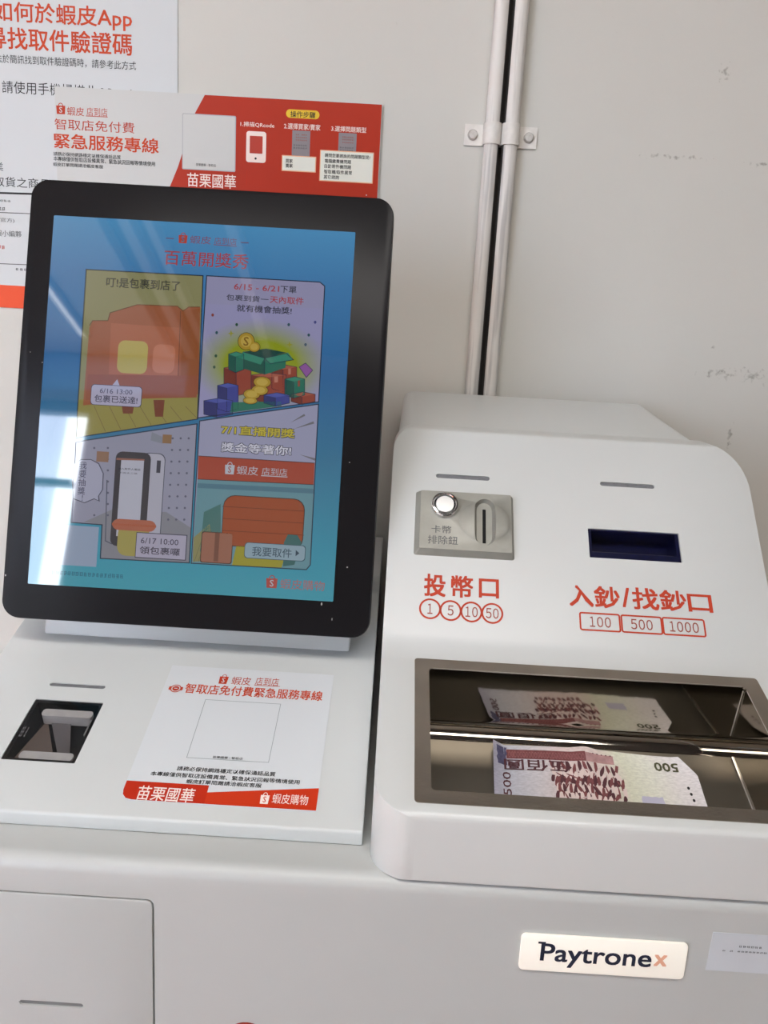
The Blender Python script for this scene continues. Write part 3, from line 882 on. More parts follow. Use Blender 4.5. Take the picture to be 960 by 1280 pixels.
DT('叮!是包裹到店了', (132.8, 358.8), (225.5, 351.6), (38, 42, 40), bold=0.012)
DU('speech_bubble', rbox(113, 480, 178.5, 506, .003), (52, 52, 78), 8)
DU('speech_bubble', rbox(113.7, 480.7, 177.8, 505.4, .003), (172, 168, 196), 9)
D('speech_bubble', [(141, 481.6), (147, 474.5), (150, 482.2)], (172, 168, 196), 10)
DT('6/16 13:00', (125.2, 491.5), (166.2, 487.8), (70, 64, 96), layer=11, bold=0.004)
DT('包裹已送達!', (118.3, 502.5), (172.6, 496.5), (38, 38, 70), layer=11, bold=0.01)
# panel 2: a pile of parcels and coins
D('panel', P2, (148, 146, 184), 1)
gl = disp('glow', (140, 150, 60))
nt = gl.node_tree; b_ = nt.nodes['Principled BSDF']
tc = nt.nodes.new('ShaderNodeTexCoord'); vm = nt.nodes.new('ShaderNodeVectorMath'); vm.operation = 'SUBTRACT'; vm.inputs[1].default_value = (.5, .5, .45)
ln = nt.nodes.new('ShaderNodeVectorMath'); ln.operation = 'LENGTH'; rp = nt.nodes.new('ShaderNodeValToRGB')
rp.color_ramp.elements[0].position = .30; rp.color_ramp.elements[0].color = (*lin((138, 150, 34)), 1)
rp.color_ramp.elements[1].position = .58; rp.color_ramp.elements[1].color = (*lin((148, 146, 184)), 1)
nt.links.new(tc.outputs['Generated'], vm.inputs[0]); nt.links.new(vm.outputs[0], ln.inputs[0]); nt.links.new(ln.outputs['Value'], rp.inputs[0]); nt.links.new(rp.outputs[0], b_.inputs['Emission Color'])
pflat('glow_picture', MON, [(256.5, 380), (404.7, 386), (398.6, 501.5), (248.4, 521)], gl, dsp, 2, DB)


def cube(x, y, w, h, c, cl, cd, layer=4, tape=None):   # a little parcel seen from a corner
    m_ = w * .45
    D('parcel_picture', [(x, y + 3), (x + m_, y + 6), (x + m_, y + h + 4), (x, y + h)], cd, layer)
    D('parcel_picture', [(x + m_, y + 6), (x + w, y + 3), (x + w, y + h), (x + m_, y + h + 4)], c, layer)
    D('parcel_picture', [(x, y + 3), (x + w * .5, y), (x + w, y + 3), (x + m_, y + 6)], cl, layer)
    DL('parcel_line', [(x, y + 3), (x + w * .5, y), (x + w, y + 3), (x + w, y + h), (x + m_, y + h + 4), (x, y + h)], .0005, OUT, layer + 1, True)
    DL('parcel_line', [(x + m_, y + 6), (x + m_, y + h + 4)], .0005, OUT, layer + 1)
    if tape: D('parcel_tape_picture', [(x + w * .66, y + 5), (x + w * .76, y + 4.5), (x + w * .76, y + 12), (x + w * .66, y + 12.5)], tape, layer + 1)


BLU, BLUL, BLUD = (52, 62, 150), (70, 84, 172), (38, 46, 112)
TEA, TEAL, TEAD = (28, 112, 92), (48, 138, 112), (20, 86, 74)
BRK_, BRKL, BRKD = (150, 62, 46), (170, 86, 66), (118, 46, 36)
cube(280, 457, 34, 34, BRK_, BRKL, BRKD, 3)
cube(340, 456, 31, 30, BRK_, BRKL, BRKD, 3, (190, 120, 100))
cube(314, 466, 44, 34, BRK_, BRKL, BRKD, 4, (190, 120, 100))
cube(272, 479, 26, 32, BLU, BLUL, BLUD, 5)
cube(255, 498, 36, 20, BLU, BLUL, BLUD, 6)
cube(356, 471, 25, 23, TEA, TEAL, TEAD, 5, (150, 60, 46))
cube(364, 490, 30, 12, BRK_, BRKL, BRKD, 5)
cube(330, 491, 32, 13, BLU, BLUL, BLUD, 6)
D('parcel_picture', [(290, 503), (352, 502), (352, 507.5), (288, 516)], TEA, 6)
D('parcel_picture', [(304, 440), (331, 448), (331, 468.5), (304, 461)], TEAD, 8)
D('parcel_picture', [(331, 448), (358, 442), (357, 460), (331, 468.5)], TEA, 8)
D('parcel_picture', [(304, 440), (331, 448), (326, 456), (298, 447)], TEAL, 9)
D('parcel_picture', [(331, 448), (360, 441), (367, 450), (338, 455)], TEAL, 9)
D('parcel_picture', [(304, 440), (333, 436), (358, 441), (331, 448)], (18, 70, 64), 8)
DL('parcel_line', [(304, 440), (331, 448), (358, 442), (367, 450), (338, 455), (331, 448), (331, 468.5)], .0006, OUT, 10)
cube(286, 440, 19, 22, TEA, TEAL, TEAD, 9)
for (x, y, rx, ry, lt) in ((308, 427, 10, 10.5, 'S'), (328, 478, 10.5, 6.5, None), (325, 488, 10, 6, None), (315, 493, 10, 6, None), (313, 501, 8.5, 4, None), (318, 434, 7, 6, None)):
    DU('coin_picture', ellipse(MON, x, y, rx + .7, ry + .7), (70, 58, 26), 11)
    DU('coin_picture', ellipse(MON, x, y, rx, ry), (176, 142, 38), 12)
    DU('coin_picture', ellipse(MON, x, y, rx * .68, ry * .68), (196, 166, 66), 13)
    if lt: DT('S', (304.5, 432.6), (311.5, 421.8), (132, 96, 24), layer=14, bold=0.02)
D('bag_picture', [(374, 459), (382, 454), (391, 463), (383, 472)], (142, 82, 160), 5)
DL('bag_line', [(374, 459), (382, 454), (391, 463), (383, 472)], .0005, OUT, 6, True)
for (x, y, c) in ((266, 394, (140, 60, 50)), (296, 406, (40, 80, 60)), (394, 403, (60, 70, 140)), (382, 431, (70, 90, 110)), (268, 459, (40, 80, 60)), (270, 445, (40, 80, 60)), (386, 419, (40, 80, 90)), (361, 406, (40, 80, 90)), (271, 416, (40, 80, 90))):
    DU('confetti_picture', ellipse(MON, x, y, 1.8, 2.1, 6), c, 5)
for (x, y) in ((289, 417), (362, 431)):
    D('sparkle_picture', [(x - 4, y), (x - 1, y - 1), (x, y - 4.5), (x + 1, y - 1), (x + 4, y), (x + 1, y + 1), (x, y + 4.5), (x - 1, y + 1)], (150, 150, 40), 5)
DL('panel_outline', P2, .0009, OUT, 7, True)
DT('6/15 - 6/21', (292.5, 362), (349.3, 357.8), (176, 52, 60), bold=0.014)
DT('下單', (350.5, 366), (371, 358.5), (36, 38, 50), bold=0.012)
DT('包裹到貨一', (283, 375.5), (336, 371), (36, 38, 50), bold=0.008)
DT('天內取件', (337.3, 379), (380, 372.3), (176, 52, 60), bold=0.014)
DT('就有機會抽獎!', (296, 389.5), (365, 384.5), (36, 38, 50), bold=0.014)
# panel 3: the pick-up machine
D('panel', P3, (142, 144, 168), 1)
D('floor_picture', [(105, 652.5), (140, 637), (208, 640), (239, 660), (237, 703), (126.5, 697.5), (128, 656)], (126, 128, 140), 2)
for i in range(3):
    for j in range(9):
        x = 118 + i * 17; y = 546 + j * 14
        if x < 140 and y < 650 and y > 549 - (x - 94) * .14 + 6 and not (x < 131 and 570 < y < 632): DU('locker_mark_picture', ellipse(MON, x, y, 1.5, 1.5, 6), (84, 88, 112), 3)
for i in range(3):
    for j in range(8):
        x = 216 + i * 10; y = 548 + j * 14.5
        if x < 242: DU('locker_mark_picture', ellipse(MON, x - j * .8, y, 1.5, 1.5, 6), (84, 88, 112), 3)
DU('locker_door_picture', rbox(120.5, 564, 136.5, 577), (140, 104, 84), 4)
D('locker_door_picture', [(190, 540), (203, 546), (202.5, 554.5), (188.5, 550.5)], (126, 132, 148), 4)
DU('locker_door_picture', rbox(203, 543, 215, 554), (140, 104, 70), 4)
DU('machine_picture', rbox(170, 565, 207.5, 690, .006), (60, 66, 84), 4)
DU('machine_picture', rbox(171, 566, 206.7, 689, .006), (168, 168, 186), 5)
DU('machine_picture', rbox(137.5, 563.5, 189.5, 682, .006), (52, 52, 62), 6)
DU('machine_picture', rbox(145.5, 574, 180.5, 670), (176, 178, 196), 7)
D('machine_picture', [(146, 575), (181, 576), (181, 574), (146, 572.5)], (146, 92, 78), 8)
DT('輸入取件人電話', (148, 587), (176, 586), (44, 46, 60), layer=8, bold=0.01)
DT('手機末三碼', (149, 592), (172, 591), (84, 86, 100), layer=8)
DU('machine_picture', rbox(195.5, 575.5, 201.5, 591), (58, 60, 76), 6)
DL('machine_line', [(134, 600), (132, 676), (140, 680)], .0008, (70, 76, 96), 5)
DU('stool_picture', rbox(146, 655, 188, 694, .008), (158, 148, 74), 9)
DU('stool_picture', rbox(140, 648, 196, 662, .006), (172, 92, 68), 10)
D('speech_bubble', [(92, 580), (102, 574), (114, 574), (124, 579), (130, 592), (129, 612), (124, 620), (125, 627), (118, 624), (106, 629), (92, 624), (90, 600)], (52, 56, 80), 8)
D('speech_bubble', [(93, 581), (102, 575), (114, 575), (123.3, 580), (129, 592), (128, 612), (123, 620), (123.6, 625.6), (118, 623), (106, 628), (93, 623), (91, 600)], (160, 162, 188), 9)
for k, ch in enumerate('我要抽獎'):
    DT(ch, (99.5 - k * .7, 586.3 + k * 10.6), (109.3 - k * .7, 577.4 + k * 10.6), (60, 60, 96), layer=10, bold=0.014)
DT('!', (102.7, 626), (104.3, 618.5), (60, 60, 96), layer=10, bold=0.01)
DL('panel_outline', P3, .0009, OUT, 11, True)
DU('caption_box', rbox(169, 665, 234.5, 697), (52, 50, 74), 12)
DU('caption_box', rbox(169.9, 666, 233.6, 696), (164, 160, 184), 13)
DT('6/17 10:00', (176.4, 679), (223.8, 674.6), (52, 50, 76), layer=14, bold=0.003)
DT('領包裹囉', (175, 692), (225.5, 685.5), (40, 38, 60), layer=14, bold=0.012)
DU('blank_code_field', rbox(76, 656, 124, 706), (140, 158, 186), 4)
strokes(MON, (64, 718), (155, 718), 18, disp('fine', (30, 96, 126)), dsp, layer=3, base=DB, seed=77)
# panel 4: shop front
D('panel', P4, (150, 152, 184), 1)
rnd = random.Random(5)
for k in range(26):
    t_ = k / 26 * 2 * math.pi
    cxp, cyp = 322, 551
    dx_, dy_ = math.cos(t_), math.sin(t_) * .62
    a_, b2 = 52 + rnd.random() * 10, 74 + rnd.random() * 8
    q_ = [(cxp + dx_ * a_, cyp + dy_ * a_), (cxp + dx_ * b2 - dy_ * 1.6, cyp + dy_ * b2 + dx_ * 1.6), (cxp + dx_ * b2 + dy_ * 1.6, cyp + dy_ * b2 - dx_ * 1.6)]
    ok = all(250 < x < 396 and 528.5 - (x - 250) * .142 < y < 569 + (x - 250) * .06 for x, y in q_)
    if ok: D('speed_line_picture', q_, (104, 104, 112), 2)
D('shop_picture', [(247, 599.5), (392.2, 606), (388, 706), (383, 711.5), (240, 703.6)], (92, 142, 156), 2)
D('shop_picture', [(247.2, 604), (392, 611), (391.8, 617), (247, 610)], (70, 116, 138), 3)
D('shop_picture', [(255, 640), (276, 630), (276, 668), (250, 690)], (60, 112, 110), 3)
D('shop_picture', [(242, 672), (262, 655), (275, 700), (241, 702)], (134, 132, 84), 3)
for k in range(6):
    DL('shop_line', [(243 + k * 5, 702), (256 + k * 4, 664)], .0004, (104, 100, 66), 4)
DU('shop_counter_picture', rbox(276, 618, 382, 682, .010), (60, 34, 30), 4)
DU('shop_counter_picture', rbox(276.8, 619, 381, 681, .010), (158, 68, 30), 5)
for k in range(3):
    DL('shop_line', [(278, 633 + k * 15), (380, 639 + k * 15)], .0006, (112, 44, 22), 6)
D('shop_counter_picture', [(296, 680), (360, 684), (352, 709.5), (290, 706.5)], (156, 150, 34), 4)
DU('parcel_picture', rbox(250, 664, 292, 703, .002), (64, 40, 34), 5)
DU('parcel_picture', rbox(251, 665, 291, 702, .002), (152, 96, 76), 6)
DU('parcel_tape_picture', rbox(267, 665.9, 275, 701.5), (116, 70, 56), 7)
D('device_picture', [(355, 678), (360, 668), (372, 669), (377, 678), (368, 706), (354, 708)], (46, 100, 100), 6)
D('shop_sign_picture', [(248.3, 570), (393.4, 579), (392.2, 605.9), (247.2, 599)], (168, 62, 42), 8)
DL('shop_line', [(248.3, 570), (393.4, 579)], .0006, (60, 34, 36), 9)
DL('shop_line', [(247.2, 599), (392.2, 605.9)], .0006, (60, 34, 36), 9)
bag_logo(MON, (281, 592.5), (294, 578), disp('pale', (178, 186, 200)), disp('c%02x%02x%02x' % (168, 62, 42), (168, 62, 42)), dsp, 10, DB)
DT('蝦皮', (296, 593), (323.2, 583.6), (178, 186, 200), layer=10)
DT('店到店', (327.3, 593.5), (359.5, 586.2), (178, 186, 200), layer=10)
DL('underline', [(326.5, 594.6), (359.5, 596.4)], .0008, (178, 186, 200), 10)
for (s_, bl, tr_, c, h) in (('7/1直播開獎', (276.5, 542.5), (368.8, 536.6), (196, 180, 44), .05), ('獎金等著你!', (276.5, 564.5), (364.5, 558), (206, 206, 224), .05)):
    DT(s_, (bl[0] - .8, bl[1] + .8), (tr_[0] + .8, tr_[1] - .8), (44, 48, 62), layer=5, bold=h + .03)
    DT(s_, bl, tr_, c, layer=7, bold=0.026)
DL('panel_outline', P4, .0009, OUT, 12, True)
DU('button_picture', rbox(305.2, 677.5, 382.6, 697.5, .003), (44, 78, 96), 13)
DU('button_picture', rbox(306, 678.3, 381.8, 696.8, .003), (134, 162, 178), 14)
DT('我要取件', (315.2, 694.6), (365.3, 686), (48, 76, 96), layer=15, bold=0.008)
D('button_arrow', [(370, 687.5), (374.5, 691.5), (369.6, 695.2)], (40, 66, 86), 15)
# header and footer
DL('header_dash', [(207.5, 298), (217.5, 298.6)], .0008, (120, 74, 106), 6)
DL('header_dash', [(301, 303.4), (311, 304)], .0008, (120, 74, 106), 6)
bag_logo(MON, (223, 304), (235, 291.5), disp('ced', (190, 66, 56)), DM, dsp, 6, DB)
DT('蝦皮', (237.5, 304.5), (264.5, 296), (136, 74, 96))
DT('店到店', (267.8, 305.2), (296, 298.4), (136, 74, 96))
DL('underline', [(267, 306.2), (296, 308)], .0007, (136, 74, 96), 6)
DT('百萬開獎秀', (204.2, 331.6), (312.2, 317.8), (86, 140, 190), layer=5, bold=0.035)
DT('百萬開獎秀', (205, 331), (311.5, 318.5), (178, 56, 66), layer=6, bold=0.006)
bag_logo(MON, (332.3, 734.5), (347.5, 719.5), disp('ced2', (178, 66, 60)), disp('pale', 0), dsp, 6, DB)
DT('蝦皮購物', (350, 735.8), (406.3, 726.5), (176, 96, 96))

# ================================================================== CASH UNIT
bx0, bx1 = 0.0005, 0.3445
cash = thing('cash_unit', 'white cash unit with coin slot, banknote slot and steel tray, right of the monitor', 'machine', ((bx0 + bx1) / 2, .65, Zc))
lt = (YF, _ft[2] + CZ)
crz = UPP.P[2] + CZ
tp = UPP.hit(700, 546)
pr = [(YF, Zc), (.805, Zc), (.805, tp[2] + CZ + .002), (tp[1], tp[2] + CZ), (UPP.P[1], crz), lt]
prof = fillet(pr, [.002, 0, .003, .007, .05, .006], 8)
b1 = prism_bm(prof, MX, bx0 - .01, bx1 + .01)
plan = fillet([(bx0, YF), (bx1, YF), (bx1, .90), (bx0, .90)], [.030, .030, 0, 0], 12)
b2 = prism_bm(plan, Matrix.Identity(4), Zc - .05, Zc + .5)
zt = tp[2] + CZ + .002
fr = rrect(bx0, Zc - .06, bx1, zt, (0, 0, .040, .022), 12)
b3 = prism_bm(fr, Matrix(((1, 0, 0, 0), (0, 0, -1, 1.0), (0, 1, 0, 0), (0, 0, 0, 1))), 0, .7)
bb = me2bm(boolean(b1, [b2, b3], 'INTERSECT'))
bb = bevel_sharp(bb, .0042, 3, 32)
# openings
LF, UF = LOW.frame(), UPP.frame()
tq = px2uv(LOW, [(520, 823), (945, 849), (516, 1003)])
tx0, tx1 = (tq[0][0] + tq[2][0]) / 2, tq[1][0]; ty1 = (tq[0][1] + tq[1][1]) / 2; ty0 = tq[2][1]
iq = px2uv(LOW, [(538, 835), (932, 861), (537, 988)])
ix0, ix1 = (iq[0][0] + iq[2][0]) / 2, iq[1][0]; iy1 = (iq[0][1] + iq[1][1]) / 2; iy0 = iq[2][1]
nq = px2uv(UPP, [(735, 660), (850, 667), (851, 703), (737, 697)])
nx0, nx1 = (nq[0][0] + nq[3][0]) / 2, (nq[1][0] + nq[2][0]) / 2; ny0 = (nq[2][1] + nq[3][1]) / 2; ny1 = (nq[0][1] + nq[1][1]) / 2
cuts = [prism_bm(rrect(tx0 + .0008, ty0 + .0008, tx1 - .0008, ty1 - .0008, .002, 3), LF, -.12, .02),
        prism_bm(rrect(nx0, ny0, nx1, ny1, .0006, 2), UF, -.03, .02)]
slits = []
for (x0, y0, x1, y1) in ((545, 594.5, 612, 598.5), (750, 604.5, 818, 608.5)):
    a = UPP.uv(x0, y0); b_ = UPP.uv(x1, y1); vv = (a[1] + b_[1]) / 2
    slits.append((a[0], vv - .0023, b_[0], vv + .0023))
    cuts.append(prism_bm(capsule(*slits[-1]), UF, -.003, .02))
hm = boolean(bb, cuts)
hm.materials.clear(); hm.materials.append(WHITE2)
sm(hm, 30)
link(bpy.data.objects.new('housing', hm), cash)
for s_ in slits:
    bm_obj('indicator_slit', prism_bm(capsule(s_[0] + .0001, s_[1] + .0001, s_[2] - .0001, s_[3] - .0001), UF, -.0035, -.0012), SLIT, cash, None)
# hood behind the front shell, narrowing towards the wall
hz1 = mk((0, .958, 0), 90)
hbk = [hz1.hit(507, 489), hz1.hit(806, 505)]
zb1 = (hbk[0][2] + hbk[1][2]) / 2 + CZ
xa, xb = bx0 + .003, bx1 - .010
za = zt - .005
sec1 = rrect(xa, Zc, xb, za, (0, 0, .036, .020), 10); sec2 = rrect(hbk[0][0] - .002, Zc, hbk[1][0] + .002, zb1, (0, 0, .014, .012), 10)
bm = bmesh.new()
v1 = [bm.verts.new((x, .800, z)) for x, z in sec1]; v2 = [bm.verts.new((x, .955, z)) for x, z in sec2]
v3 = [bm.verts.new((x * .97 + .03 * .15, .962, z if z < Zc + .01 else z - .004)) for x, z in sec2]
nn = len(v1)
for A_, B_ in ((v1, v2), (v2, v3)):
    for i in range(nn): bm.faces.new((A_[i], A_[(i + 1) % nn], B_[(i + 1) % nn], B_[i]))
bm.faces.new(v1); bm.faces.new(list(reversed(v3)))
bm_obj('rear_hood', bm, WHITE2, cash)

# tray: rim plate, curved basin
rim = boolean(prism_bm(rrect(tx0, ty0, tx1, ty1, .0028, 5), LF, -.0009, .0007), [prism_bm(rrect(ix0, iy0, ix1, iy1, .003, 5), LF, -.02, .02)])
rb = me2bm(rim)
tray = bm_obj('coin_tray', rb, STEELB, cash, 30)
tag(tray, 'polished steel rim and basin of the tray')
# basin cross section in (y, z): back wall down, bend, floor sloping forward, front wall up
pb = LOW.w(0, iy1, 0); pf = LOW.w(0, iy0, 0)
L = .062
c_b = (pb.y + .208 * L, pb.z - .978 * L)
fl = (pf.y - .0005, c_b[1] - math.tan(22 * RAD) * (c_b[0] - pf.y))
sec = [(pb.y, pb.z), c_b, fl, (pf.y, pf.z)]
sf = fillet([(pb.y + .0, pb.z), c_b, fl, (pf.y, pf.z), (pf.y + .001, pf.z + .05)], [0, .016, .003, 0, 0], 12)
sf = sf[:-1]
rows = []
bm = bmesh.new()
for (y, z) in sf:
    rows.append((bm.verts.new((ix0, y, z)), bm.verts.new((ix1, y, z))))
for i in range(len(rows) - 1):
    bm.faces.new((rows[i][0], rows[i][1], rows[i + 1][1], rows[i + 1][0]))
bn_ = bm_obj('tray_basin', bm, STEEL, tray, 40)
bn_.data.materials.append(STEELF)
for p_ in bn_.data.polygons:
    if abs(p_.normal.z) > .86: p_.material_index = 1
for xs in (ix0, ix1):
    mesh_obj('tray_side', [(xs, y, z) for y, z in sf], [tuple(range(len(sf)))], STEEL, tray)
# thin bright folded edges
EDGE = mat('folded_steel_edge', (225, 220, 212), 0.25, metal=1.0)
def rod(name, a, b, r, m, parent, n=6):
    a = Vector(a); b = Vector(b); d = (b - a).normalized(); s_ = d.orthogonal().normalized(); t_ = d.cross(s_)
    vs = []; fs = []
    for p_ in (a, b):
        for k in range(n):
            an = 2 * math.pi * k / n; vs.append(p_ + s_ * r * math.cos(an) + t_ * r * math.sin(an))
    for k in range(n): fs.append((k, (k + 1) % n, n + (k + 1) % n, n + k))
    fs += [tuple(reversed(range(n))), tuple(range(n, 2 * n))]
    return mesh_obj(name, vs, fs, m, parent, 60)
e_ = .0006
rod('weld_edge', (ix1 - e_, pb.y + .001, pb.z - .003), (ix1 - e_, c_b[0] - .003, c_b[1] + .012), .0008, EDGE, tray)
rod('weld_edge', (ix1 - e_, c_b[0] - .012, c_b[1] - .0035), (ix1 - e_, fl[0], fl[1] + .001), .0009, EDGE, tray)
rod('weld_edge', (ix0 + .003, pb.y - .0002, pb.z + .0006), (ix1 - .003, pb.y - .0002, pb.z + .0006), .0006, EDGE, tray)
rod('weld_edge', (ix1, pb.y - .004, LOW.w(0, iy1, 0).z - .0012), (ix1, pf.y + .003, pf.z + .0002), .0006, EDGE, tray)

# banknote slot
nd = boolean(prism_bm(rrect(nx0 + .0003, ny0 + .0003, nx1 - .0003, ny1 - .0003, .0008, 2), UF, -.0298, -.0015), [prism_bm(rrect(nx0 + .003, ny0 + .0065, nx1 - .0035, ny1 - .0015, .0006, 2), UF, -.024, .01)])
nd.materials.clear(); nd.materials.append(NAVY)
slot = link(bpy.data.objects.new('banknote_slot', nd), cash); tag(slot, 'dark navy banknote slot')
bm_obj('slot_roller', prism_bm(rrect(nx0 + .003, ny0 + .0078, nx1 - .0035, ny0 + .011, .0006, 2), UF, -.02, -.010), BLACKP, slot, None)

# coin plate
cq = px2uv(UPP, [(521, 614), (641, 622), (643, 700), (516, 694)])
qx0, qx1 = (cq[0][0] + cq[3][0]) / 2, (cq[1][0] + cq[2][0]) / 2; qy0 = (cq[2][1] + cq[3][1]) / 2; qy1 = (cq[0][1] + cq[1][1]) / 2
ins = .0045
outer = rrect(qx0, qy0, qx1, qy1, .0022, 4)
inner = rrect(qx0 + ins, qy0 + ins, qx1 - .003, qy1 - .0015, .0012, 4)
base = prism_bm(outer, UF, 0, .0062, inner)
sc0 = UPP.uv(592.5, 687); sc1 = UPP.uv(618.5, 627)
scx0, scx1 = (UPP.uv(591.5, 655)[0]), (UPP.uv(618.5, 657)[0])
cy0 = UPP.uv(604, 687)[1]; cy1 = UPP.uv(606, 626)[1]
big = capsule(scx0, cy0, scx1, cy1, 10)
midx = (scx0 + scx1) / 2; midy = (cy0 + cy1) / 2
small = [(midx + (x - midx) * .72, midy + (y - midy) * .86) for x, y in big]
dome = bmesh.new(); bmesh.ops.create_uvsphere(dome, u_segments=32, v_segments=16, radius=1)
for v in dome.verts:
    v.co = UF @ Vector((midx + v.co.x * .0255, midy + v.co.y * .0225, .0050 + v.co.z * .0040))
dish = prism_bm(small, UF, .0016, .0105, [(midx + (x - midx) * 1.04, midy + (y - midy) * 1.02) for x, y in big])
pmz = boolean(base, [(dome, 'UNION'), (dish, 'DIFFERENCE'), (prism_bm(rrect(midx - .0016, cy0 + .0055, midx + .0016, cy1 - .010, .0006, 2), UF, .0002, .01), 'DIFFERENCE')])
pmz.materials.clear(); pmz.materials.append(CASTM); sm(pmz, 32)
cp = link(bpy.data.objects.new('coin_plate', pmz), cash); tag(cp, 'grey cast metal coin plate with a slot and return button')
bm_obj('coin_slot', prism_bm(rrect(midx - .00155, cy0 + .0056, midx + .00155, cy1 - .0101, .0006, 2), UF, .0001, .0012), DARK, cp, None)
# return button
bc = UPP.uv(555, 638); bcx, bcy = bc[0], bc[1] + .0015
def lathe(name, prof, m, parent, N=36):
    bm = bmesh.new(); rg_ = []
    for (r_, z_) in prof:
        rg_.append([bm.verts.new(UF @ Vector((bcx + r_ * math.cos(2 * math.pi * k / N), bcy + r_ * math.sin(2 * math.pi * k / N), z_))) for k in range(N)])
    for i in range(len(rg_) - 1):
        for k in range(N): bm.faces.new((rg_[i][k], rg_[i][(k + 1) % N], rg_[i + 1][(k + 1) % N], rg_[i + 1][k]))
    if prof[-1][0] > 0: bm.faces.new(rg_[-1])
    return bm_obj(name, bm, m, parent, 30)
br_ = UPP.uv(572, 638)[0] - bc[0]
lathe('button_groove', [(br_ - .0030, .0072), (br_ - .0044, .0072), (br_ - .0044, .0070)], DARK, cp)
btn = lathe('return_button', [(br_, .0055), (br_, .0100), (br_ - .0008, .0112), (br_ - .0022, .0116), (br_ - .0028, .0108), (br_ - .0031, .0080), (br_ - .0034, .0070)], CHROME, cp)
lathe('button_cap', [(br_ - .0042, .0070), (br_ - .0042, .0102), (br_ - .0046, .0106), (.0005, .0108)], CAPM, btn)
text(UPP, '卡幣', (538.5, 669.5), (563.5, 661.5), INKG, cp, base=.0062, bold=0.006)
text(UPP, '排除鈕', (534, 683), (571.5, 674.5), INKG, cp, base=.0062, bold=0.006)

def digits(pl, st, cx, cy, w, h, m, parent):
    n = len(st); cw = w / n
    for i, ch in enumerate(st):
        k = cw * (.40 if ch != '1' else .34)
        xc = cx - w / 2 + cw * (i + .5)
        text_uv('lettering', pl, chr(0xFF10 + int(ch)), xc - k, cy - h / 2, xc + k, cy + h / 2, m, parent, 2, bold=0.012, res=3)


# red print on the panel
housing = cash
def UT(s, bl, tr_, m=RED, **kw): return text(UPP, s, bl, tr_, m, cash, **kw)
UT('投', (529.5, 745), (557.5, 718.5), bold=0.036)
UT('幣', (563.5, 746.5), (591.5, 720.5), bold=0.032)
UT('口', (598.5, 747), (623.5, 724.5), bold=0.036)
for (s, x, y) in (('1', 537.5, 761), ('5', 563.2, 763.2), ('10', 589.2, 765), ('50', 615.3, 766.8)):
    c = UPP.uv(x, y); r_ = UPP.uv(x + 12.6, y)[0] - c[0]
    ribbon('coin_mark', UPP, None, .0017, RED, cash, 2, closed=True, uv=circle_uv(c, r_, 32))
    digits(UPP, s, c[0], c[1], (.0066 if len(s) == 1 else .0125), .0096, BROWNRED, cash)
for (s, bl, tr_) in (('入', (712, 757.5), (740.5, 732.5)), ('鈔', (743.5, 759.5), (773.5, 734)), ('/', (778.5, 759), (786, 735)), ('找', (791.5, 761.5), (822, 736)), ('鈔', (826, 763), (856, 739)), ('口', (861, 764.5), (888.5, 744))):
    UT(s, bl, tr_, bold=0.032)
for (s, x0, y0, x1, y1) in (('100', 725.3, 787.5, 774.5, 768), ('500', 777.5, 790.5, 826.5, 771.3), ('1000', 829.5, 793.5, 880, 774.5)):
    a = UPP.uv(x0, y0); b_ = UPP.uv(x1, y1)
    ribbon('note_mark', UPP, None, .0015, RED, cash, 2, closed=True, uv=rrect(a[0] + .0005, a[1] + .0005, b_[0] - .0005, b_[1] - .0005, .0016, 4))
    digits(UPP, s, (a[0] + b_[0]) / 2, (a[1] + b_[1]) / 2, .0068 * len(s), .0096, BROWNRED, cash)

# ================================================================== BANKNOTE IN THE TRAY
# note frame: s runs from the left end to the right end, t from the front edge to the back edge
def bn_h(s, t):
    h = .0012 + .0022 * max(0, math.sin(s * math.pi * 1.15 - .2)) ** 2 * (.35 + .65 * t)
    h += .0030 * math.exp(-((s - .46) / .05) ** 2) * t ** 2            # the little peak at the back edge
    h += .0070 * max(0, (.06 - s) / .06) * t                            # curled corner
    h += .0030 * max(0, (s - .9) / .1) * t
    return h
FLO = mk(np.array([0, c_b[0], c_b[1] - CZ]), 22)
nA = FLO.uv(617, 932); nB = FLO.uv(853, 955)
nB2 = FLO.uv(878.5, 1009)
VT = (nA[1] + FLO.uv(737, 934)[1]) / 2 - .0025
NU0, NU1, NH = nA[0] - .0015, nB2[0] + .003, .069
def BP(s, t, o):
    # the right end leans a little and its back corner is folded down
    u = NU0 + s * (NU1 - NU0) - .003 * (1 - t) * (1 - s)
    v = VT - NH * (1 - t) + .001 * math.sin(s * 7) - .006 * max(0, (s - .62)) * t
    return FLO.w(u, v, bn_h(s, t) + o)
NS, NT = 72, 24
vs = []; fs = []
cut = lambda s, t: (s, t)
for j in range(NT + 1):
    for i in range(NS + 1):
        s = i / NS; t = j / NT
        s_m = s * (1 - max(0, t - .72) * .23) if True else s           # clipped back corner at the right
        vs.append(BP(s_m, t, 0))
for j in range(NT):
    for i in range(NS):
        a = j * (NS + 1) + i; fs.append((a, a + 1, a + NS + 2, a + NS + 1))


